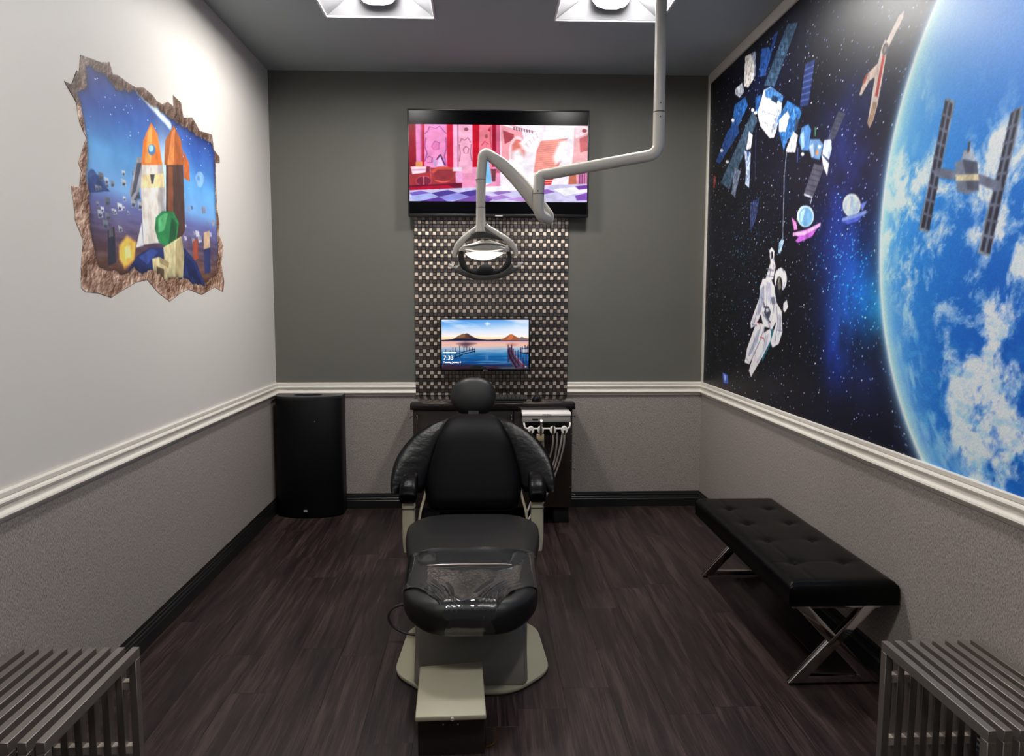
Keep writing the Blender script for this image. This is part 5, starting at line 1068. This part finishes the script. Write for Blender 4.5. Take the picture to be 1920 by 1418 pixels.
# one long cushion for seat and leg rest
SY0, SY1 = -1.64, -2.825
def seat_w(y): return float(np.interp(-y, [1.60, 1.80, 1.95, 2.10, 2.27, 2.6, 2.9], [.305, .312, .306, .285, .262, .252, .244]))
def seat_st(t):
    y = SY0+(SY1-SY0)*t; hw = seat_w(y); d0 = (SY0-y); d1 = y-SY1; r0, r1 = .17, .24; ht = .064
    if d0 < r0: hw = hw-r0+math.sqrt(max(0, r0*r0-(r0-d0)**2))
    if d1 < r1: hw = hw-r1*.74+r1*.74*math.sqrt(max(0, 1-((r1-d1)/r1)**2))
    e = .05
    for d in (d0, d1):
        if d < e: ht = min(ht, .064*math.sqrt(max(.02, 1-((e-d)/e)**2)))
    zc = float(np.interp(-y, [1.6, 1.8, 2.1, 2.5, 2.83], [.352, .358, .360, .362, .352]))
    return y, hw, ht, zc
TS = [0]+[.5-.5*math.cos(PI*k/44) for k in range(1, 44)]+[1]
rings = []
for t in TS:
    y, hw, ht, zc = seat_st(t); rings.append(sring((CXC, y, zc), (hw, 0, 0), (0, 0, ht), 4.2, 56))
MB().loft(rings).build('seat_cushion', M_vinyl_soft, ch, angle=80)
# clear plastic cover over the toe end
t0 = (2.24+SY0)/(SY0-SY1); t0 = (-2.24-SY0)/(SY1-SY0)
rows = []; NN = 48
def top_z(xn, ht): return ht*(max(0, 1-abs(xn)**4.2))**(1/4.2)
ST = [t0+(1-t0)*(1-(1-k/40)**1.6) for k in range(41)]
for k, t in enumerate(ST):
    y, hw, ht, zc = seat_st(t); s = (t-t0)/(1-t0); hw += .004; ht += .0035
    g = max(0, (s-.66)/.34); lim = hw*.997 if g <= 0 else min(hw*.997, .262-(.262-.088)*(g**.62))
    row = []
    for i in range(NN+1):
        u = -1+2*i/NN; x = lim*u; wv = 0
        wv = (.0065*math.sin(34*u*abs(u)+15*s)+.003*math.sin(71*u+29*s))*math.exp(-((s-.84)/.13)**2)*min(1, abs(u)*1.5)+.0012*math.sin(9*u+5*s)
        if k == 0: wv += .002*math.sin(8*u)
        dip = 0
        row.append((CXC+x, y-.002, zc+top_z(x/hw, ht)+max(-.002, wv)+.0015+(.003*math.cos(u*PI) if k < 2 else 0)))
    rows.append(row)
for k in range(1, 9):
    t = 1-(k/8)*.035; y, hw, ht, zc = seat_st(t); row = []
    for i in range(NN+1):
        u = -1+2*i/NN; x = .088*u; row.append((CXC+x, y-.006, zc-top_z(x/hw, ht+.0035)))
    rows.append(row)
mb = MB(); vv = [[mb.bm.verts.new(p) for p in r] for r in rows]
for a, b in zip(vv, vv[1:]):
    for i in range(NN): mb.bm.faces.new([a[i], a[i+1], b[i+1], b[i]])
mb.build('toe_cover', M_film, ch, angle=80, label='clear plastic protective sheet')
fy, fhw, fht, fzc = seat_st((-2.46-SY0)/(SY1-SY0))
MB().tube([(CXC-.172,-2.46,fzc+fht+.006),(CXC-.12,-2.461,fzc+fht+.0085),(CXC,-2.463,fzc+fht+.009),(CXC+.10,-2.462,fzc+fht+.0085),(CXC+.16,-2.46,fzc+fht+.006)], [.0008,.0028,.0036,.003,.0008], 8).build('cover_fold', mat('film_fold', (170,150,142), .25), ch, label='thin raised fold in the plastic sheet')
# backrest: stations from the bottom (in front) up and back to the shoulders
BK = [((CXC-.001,-1.640,.425), .185, .020), ((CXC,-1.632,.436), .214, .040), ((CXC,-1.615,.468), .236, .052), ((CXC,-1.588,.525), .242, .056), ((CXC,-1.56,.59), .233, .056), ((CXC,-1.53,.66), .214, .054), ((CXC,-1.49,.735), .190, .052), ((CXC,-1.44,.795), .164, .050), ((CXC,-1.39,.835), .140, .044), ((CXC,-1.36,.855), .112, .032), ((CXC,-1.345,.864), .09, .012)]
NB = Vector((0, -.90, .44)).normalized()
def spline_st(S, n=5):
    K = [(Vector(c), w, h) for c, w, h in S]; pc = curve([k[0] for k in K], n); m = len(pc); out = []
    for i, c in enumerate(pc):
        f = i/n; j = min(int(f), len(K)-2); t = f-j; out.append((c, K[j][1]*(1-t)+K[j+1][1]*t, K[j][2]*(1-t)+K[j+1][2]*t))
    return out
MB().loft([sring(c, (w, 0, 0), NB*h, 3.4, 48) for c, w, h in spline_st(BK, 4)]).build('backrest', M_vinyl, ch, angle=80)
MB().prism([(-1.585,.44),(-1.40,.82),(-1.30,.80),(-1.50,.40)], 'yz', CXC-.15, CXC+.15).build('backrest_shell', M_plastic, ch, bevel=.012)
# winged arm slings joining the shoulders to the arm pads
for sgn in (-1, 1):
    W = [((.118,-1.345,.845), (.142,-1.345,.843), .012), ((.138,-1.37,.815), (.215,-1.365,.815), .028), ((.168,-1.42,.762), (.302,-1.405,.768), .036), ((.192,-1.47,.700), (.358,-1.46,.714), .042), ((.208,-1.52,.636), (.394,-1.53,.656), .046), ((.226,-1.56,.586), (.406,-1.60,.601), .044), ((.240,-1.60,.540), (.406,-1.66,.556), .034), ((.254,-1.62,.512), (.398,-1.69,.525), .014)]
    rg = []
    for a, b, h in W:
        a, b = Vector((CXC+sgn*a[0], a[1], a[2])), Vector((CXC+sgn*b[0], b[1], b[2])); mid = (a+b)/2; half = (b-a)/2
        rg.append((mid, half, h))
    cs = curve([r[0] for r in rg], 5); hs = curve([r[1] for r in rg], 5); out = []
    for i, (c, hv) in enumerate(zip(cs, hs)):
        f = i/5; j = min(int(f), len(rg)-2); t = f-j; th = rg[j][2]*(1-t)+rg[j+1][2]*t
        out.append(sring(c, hv, NB*th*.72, 3.6, 40))
    MB().loft(out).build('arm_sling', M_vinyl_gloss, ch, angle=80, label='black vinyl wing, left side of the photo' if sgn < 0 else 'black vinyl wing, right side of the photo')
    ax = CXC+sgn*.312
    pd = [((ax,-1.55,.582), .020, .010), ((ax,-1.58,.588), .036, .026), ((ax,-1.66,.580), .042, .032), ((ax,-1.72,.552), .044, .032), ((ax,-1.755,.522), .043, .026), ((ax,-1.765,.503), .036, .010)]
    MB().loft([sring(c, (w, 0, 0), Vector((0, -.55, .83)).normalized()*h, 3.2, 28) for c, w, h in spline_st(pd, 4)]).build('arm_pad', M_vinyl_gloss, ch, angle=80)
    MB().loft([sring((ax+sgn*.000, y, z), (w, 0, 0), (0, d, 0), 5, 24) for z, y, w, d in ((.545,-1.70,.028,.034),(.475,-1.71,.030,.036),(.40,-1.72,.030,.038),(.33,-1.74,.028,.042),(.27,-1.76,.020,.05))]).build('arm_post', M_cream, ch, angle=60)
    MB().box(ax-.0315, ax+.0315, -1.752, -1.668, .462, .466).build('arm_seam', M_lampdark, ch)
    MB().box(min(ax, CXC+sgn*.14), max(ax, CXC+sgn*.14), -1.80, -1.73, .262, .292).build('arm_bracket', M_greyenamel, ch, bevel=.006)
    MB().tube(curve([(CXC+sgn*.236,-1.60,.515),(CXC+sgn*.248,-1.62,.47),(CXC+sgn*.262,-1.64,.42),(CXC+sgn*.270,-1.66,.36)], 5), .0065, 8).build('side_rod', mat('pale_cream_rod', (214,204,178), .35), ch)
# headrest
HC = Vector((-.045,-1.115,.931)); hu = Vector((0, .22, .975)).normalized(); hn = Vector((0, -.975, .22)).normalized(); rg = []
for k in range(0, 25):
    a = -PI/2+PI*k/24; cz = math.sin(a); w = max(.03, math.cos(a)**.78); 
    rg.append(sring(HC+hu*cz*.106, (.127*w, 0, 0), hn*(.050*max(.12, math.cos(a)**.5)), 2.7, 44))
MB().loft(rg).build('headrest', M_vinyl_soft, ch, angle=80)
MB().bar((-.045,-1.335,.76), (-.045,-1.09,.90), .06, .010, up=(0, -.6, .8)).build('headrest_bar', M_plastic, ch, bevel=.003)
MB().box(-.085, -.005, -1.115, -1.07, .86, .93).build('headrest_bracket', M_plastic, ch, bevel=.008)
MB().tube(curve([(-.27,-2.16,.17),(-.33,-2.155,.155),(-.385,-2.15,.135),(-.405,-2.155,.10),(-.385,-2.165,.06),(-.33,-2.18,.035),(-.26,-2.19,.028)], 6), .0055, 8).build('foot_control_cable', M_cable, ch, label='dark cable looping out under the seat')
# ------------------------------------------------------------------ utility box and floor cap in front of the chair
ub = thing('utility_box', 'low box with cream lid on the floor in front of the chair base', 'box', (-.10, -2.88, 0))
MB().hexa([(-.207,-3.035,0),(.008,-3.030,0),(-.005,-2.70,0),(-.218,-2.72,0),(-.207,-3.035,.128),(.008,-3.030,.128),(-.005,-2.70,.128),(-.218,-2.72,.128)]).build('body', mat('brown_steel_box', (58,50,46), .38, metal=.5), ub, bevel=.003)
MB().hexa([(-.213,-3.060,.128),(.013,-3.053,.128),(0,-2.683,.128),(-.224,-2.715,.128),(-.213,-3.060,.146),(.013,-3.053,.146),(0,-2.683,.146),(-.224,-2.715,.146)]).build('lid', M_cream, ub, bevel=.005, seg=3)
MB().cyl((-.095,-3.066,.138), (-.095,-3.056,.138), .005, 14).build('lid_screw', M_silver, ub)
for x in (-.125, -.078): MB().cyl((x,-3.036,.105), (x,-3.0335,.105), .0028, 10).build('body_screw', M_silver, ub)
fc = thing('floor_cap', 'half-round brass floor flange beside the utility box', 'floor flange', (.03, -2.935, 0))
def half(r_, n=18): return [(.0125+(r_-.018)*math.sin(PI*k/n), -2.935-r_*math.cos(PI*k/n)) for k in range(n+1)]
MB().prism(half(.058), 'xy', .0002, .003).build('rim', M_brass, fc, bevel=.0008)
MB().prism(half(.050), 'xy', .0032, .0042).build('cover', mat('dark_floor_cap', (44,36,34), .4), fc)
# ------------------------------------------------------------------ ceiling-hung operatory light
dl = thing('dental_light', 'grey ceiling-hung dental lamp on a jointed arm above the chair', 'lamp', (.80, -1.85, 3.0))
MB().lathe([(.10,-.001),(.10,-.02),(.06,-.045),(.03,-.05)], (.80,-1.85,3.0)).build('ceiling_plate', M_bracket, dl)
px0 = Vector((.803,-1.85,0))
MB().cyl((.803,-1.85,2.955), (.803,-1.85,2.31), .0255, 28).build('pole', M_bracket, dl)
MB().cyl((.803,-1.85,2.312), (.803,-1.85,2.306), .0258, 28).build('pole_joint', M_lampdark, dl)
MB().tube(bend([(.803,-1.85,2.307),(.803,-1.85,2.125),(.29,-1.70,2.052),(.275,-1.70,2.045),(.271,-1.70,1.965)], .05, 8), .0262, 24).build('arm', M_bracket, dl)
MB().cyl((.271,-1.70,1.966), (.271,-1.70,1.961), .0265, 24).build('arm_joint', M_lampdark, dl)
MB().tube(bend([(.271,-1.70,1.962),(.271,-1.70,1.868),(.33,-1.655,1.850)], .05, 8), .0268, 24).build('elbow', M_bracket, dl)
fa = [((.335,-1.655,1.838), .018, .020), ((.318,-1.652,1.862), .034, .034), ((.26,-1.65,1.935), .036, .036), ((.18,-1.65,2.030), .033, .033), ((.105,-1.65,2.105), .030, .030), ((.055,-1.65,2.140), .027, .027)]
dv = Vector((-.67, 0, .74)).normalized(); nv = Vector((.74, 0, .67))
MB().loft([sring(c, nv*w, Vector((0, h, 0)), 3.2, 28) for c, w, h in spline_st(fa, 4)]).build('flex_arm', M_bracket, dl, angle=60)
MB().tube(bend([(.062,-1.65,2.137),(.015,-1.65,2.165),(.001,-1.65,2.085),(-.002,-1.65,1.905)], .05, 8), [.0265]*10+[.0235]*9+[.021], 24).build('down_tube', M_bracket, dl)
MB().tube([(-.002,-1.65,1.905),(-.002,-1.65,1.825),(-.002,-1.65,1.79)], [.0215,.0225,.030], 24).build('swivel', M_bracket, dl)
for z in (2.035, 1.905): MB().cyl((-.0015,-1.65,z+.001), (-.0015,-1.65,z-.001), .0248 if z > 2 else .0218, 24).build('seam_ring', M_lampdark, dl)
MB().prism(LAMP['WEB'], 'xz', -1.668, -1.635).build('yoke_web', M_lampdark, dl, bevel=.003)
for pts in (YOKE_L, YOKE_R):
    pc = curve(pts, 6); n = len(pc)
    MB().tube(pc, [.0085+.006*math.sin(PI*min(1, i/n*1.1))+.002 for i in range(n)], 14).build('yoke_arm', M_bracket, dl)
def band(o_, i_, d0, d1):
    mb = MB(); n = len(o_); V_ = [[mb.bm.verts.new((p[0], d, p[1])) for p in L] for d in (d0, d1) for L in (o_, i_)]
    a, b, c, d = V_
    for k in range(n-1):
        for q1, q2 in ((a, b), (d, c), (c, a), (b, d)): mb.bm.faces.new([q1[k], q1[k+1], q2[k+1], q2[k]])
    for k in (0, n-1): mb.bm.faces.new([a[k], b[k], d[k], c[k]])
    return mb
def resample(L, n):
    L = np.array(L); s = np.r_[0, np.cumsum(np.hypot(*np.diff(L, axis=0).T))]; t = np.linspace(0, s[-1], n); return list(zip(np.interp(t, s, L[:, 0]), np.interp(t, s, L[:, 1])))
def soft(L, n=6): return [(v.x, v.y) for v in curve([(a, b, 0) for a, b in L], n)]
band(resample(soft(LAMP['RING_O']), 48), resample(soft(LAMP['RING_I']), 48), -1.675, -1.615).build('head_ring', M_lampblack, dl, bevel=.002, angle=35)
MB().prism(soft(LAMP['VISOR'], 3), 'xz', -1.690, -1.645).build('visor', M_lampdark, dl, bevel=.004, angle=35)
MB().prism(LAMP['BRIDGE'], 'xz', -1.683, -1.64).build('head_bridge', M_lampblack, dl, bevel=.005)
MB().prism(soft(LAMP['LENS'], 3), 'xz', -1.672, -1.655).build('lamp_lens', M_lens, dl, bevel=.002, label='lit white lens')
# pearl hood: swelling shell above the lens
ho = soft(LAMP['HOOD'], 4); hb = MB(); cxh = sum(p[0] for p in ho)/len(ho); czh = sum(p[1] for p in ho)/len(ho)
hb.loft([[(cxh+(p[0]-cxh)*k, y, czh+(p[1]-czh)*k) for p in ho] for y, k in ((-1.600,.80),(-1.612,.96),(-1.640,1.0),(-1.672,1.0),(-1.684,.95),(-1.688,.86))])
hb.build('hood', M_silver, dl, angle=50, label='pearl silver hood')
zr = max(p[1] for p in LAMP['HOOD'])
MB().tube(curve([(LAMP['HOOD'][2][0],-1.682,LAMP['HOOD'][2][1]-.004),(LAMP['HOOD'][4][0],-1.692,LAMP['HOOD'][4][1]-.012),(LAMP['HOOD'][7][0],-1.694,LAMP['HOOD'][7][1]-.010),(LAMP['HOOD'][10][0],-1.692,LAMP['HOOD'][10][1]-.010),(LAMP['HOOD'][12][0],-1.682,LAMP['HOOD'][12][1]-.006)], 6), [.002]+[.0055]*23+[.002], 10).build('hood_crease', M_silver, dl)
for pts in (HANDLE_L, HANDLE_R):
    pc = [p-Vector((0, .015, 0)) for p in curve(pts, 6)]; n = len(pc)
    h = MB().tube(pc, [.0055]*n, 10).build('handle', M_bracket, dl)
    d = (pc[-1]-pc[-4]).normalized()
    MB().tube([pc[-1]-d*.018, pc[-1]+d*.006], [.0085, .0075], 12).build('handle_tip', M_devwhite, h)
for x, z in ((-.045,1.797-.019),(.045,1.797-.017)): MB().cyl((x,-1.672,z), (x,-1.667,z), .003, 10).build('yoke_screw', M_lampblack, dl)
for x, y, z in ((.803,-1.877,2.285),(.803,-1.877,2.345),(.266,-1.727,1.975)): MB().cyl((x,y-.001,z), (x,y+.005,z), .003, 10).build('set_screw', M_lampblack, dl)
# ------------------------------------------------------------------ tufted bench
be = thing('tufted_bench', 'black tufted bench with chrome crossed legs along the right wall', 'bench', (1.345, -2.05, 0))
X0, X1, Y0, Y1, ZB, ZT = 1.142, 1.552, -2.672, -1.415, .333, .425
bx, by = [1.245, 1.445], [-2.445, -2.16, -1.90, -1.645]
nx, ny = 40, 100; mb = MB(); grid = []
for j in range(ny+1):
    row = []
    for i in range(nx+1):
        u, v = i/nx, j/ny; x, y = X0+(X1-X0)*u, Y0+(Y1-Y0)*v
        ed = min(x-X0, X1-x, y-Y0, Y1-y); z = ZT-.018*math.exp(-ed/.012)
        dmin = 9
        for a in bx:
            for b in by: dmin = min(dmin, math.hypot(x-a, y-b))
        z -= .012*math.exp(-(dmin/.022)**1.3)+.003*math.exp(-dmin/.06)
        for a in bx: z -= .0016*math.exp(-((x-a)/.003)**2)
        for b in by: z -= .0016*math.exp(-((y-b)/.003)**2)
        row.append(mb.bm.verts.new((x, y, z)))
    grid.append(row)
for j in range(ny):
    for i in range(nx): mb.bm.faces.new([grid[j][i], grid[j][i+1], grid[j+1][i+1], grid[j+1][i]])
bd = [grid[0][i] for i in range(nx+1)]+[grid[j][nx] for j in range(1, ny+1)]+[grid[ny][i] for i in range(nx-1, -1, -1)]+[grid[j][0] for j in range(ny-1, 0, -1)]
prev = bd
cxm, cym = (X0+X1)/2, (Y0+Y1)/2
for off, z in ((.004, ZT-.030), (.005, ZT-.06), (.003, ZB+.012), (-.006, ZB)):
    ring = [mb.bm.verts.new((v.co.x+math.copysign(off, v.co.x-cxm)*(abs(v.co.x-cxm) > .19), v.co.y+math.copysign(off, v.co.y-cym)*(abs(v.co.y-cym) > .61), z)) for v in bd]
    for k in range(len(bd)): mb.bm.faces.new([prev[k], prev[(k+1) % len(bd)], ring[(k+1) % len(bd)], ring[k]])
    prev = ring
mb.bm.faces.new(prev)
cu = mb.build('cushion', mat('black_bench_leather', (6,6,6), .32, spec=.12, bump=((180,180,180), .15)), be, angle=70)
for a in bx:
    for b in by:
        MB().lathe([(.011,-.004),(.0115,.000),(.008,.003),(.001,.0042)], (a, b, ZT-.0125), 16).build('button', M_vinyl_gloss, cu)
for yf_, sx in ((-2.615, 1), (-1.455, 1)):
    y0, y1_ = yf_-.014, yf_+.014; xa, xb = 1.172, 1.512; zb, zt = .012, .332; w = .030
    fr = MB().box(xa, xb, y0, y1_, zt-w*.9, zt).build('top_rail', M_chrome, be, bevel=.002)
    MB().box(xa+.02, xb-.02, y0, y1_, zb, zb+w*.85).build('bottom_rail', M_chrome, be, bevel=.002)
    MB().prism([(xa-.002,zt-.004),(xa+.052,zt-.004),(xb+.005,zb),(xb-.049,zb)], 'xz', y0-.0003, y1_+.0003).build('leg', M_chrome, be, bevel=.0015)
    MB().prism([(xb+.002,zt-.004),(xb-.052,zt-.004),(xa-.005,zb),(xa+.049,zb)], 'xz', y0-.0008, y1_+.0008).build('leg', M_chrome, be, bevel=.0015)
    for a in (xa+.018, xb-.018): MB().cyl((a, yf_, 0), (a, yf_, .0125), .011, 14).build('foot_glide', M_rubber, be)
# ------------------------------------------------------------------ slatted steel side benches
def slat_bench(label, x_in, sgn, ya, yb, n, h, pitch):
    """x_in is the inner (room side) edge; slats repeat towards the wall (sgn = direction)"""
    sw, st = .0215, .030
    t = thing('slat_bench', label, 'bench', (x_in+sgn*pitch*n/2, (ya+yb)/2, 0), 'slatted steel side benches')
    for k in range(n):
        xa = x_in+sgn*k*pitch; xb = xa+sgn*sw; x0, x1 = min(xa, xb), max(xa, xb)
        s = MB().box(x0, x1, ya, yb, h-st, h).build('slat', M_steel, t, bevel=.0012, seg=1)
        for y0 in (ya, yb-st): MB().box(x0, x1, y0, y0+st, 0, h-st-.0002).build('leg', M_steel, t, bevel=.0012, seg=1)
        if k < n-1:
            g0, g1 = min(xb, xb+sgn*(pitch-sw)), max(xb, xb+sgn*(pitch-sw))
            for y0 in (ya, yb-st):
                for z in (.298, .096): MB().box(g0, g1, y0+.003, y0+st-.003, z, z+.024).build('spacer', M_spacer, t, smooth=False)
    return t
slat_bench('slatted brushed steel bench in the lower left corner of the photo', -1.032, -1, -3.63, -3.12, 9, .42, .0425)
slat_bench('slatted brushed steel bench at lower right, in front of the tufted bench', 1.229, 1, -3.665, -3.16, 8, .42, .0400)
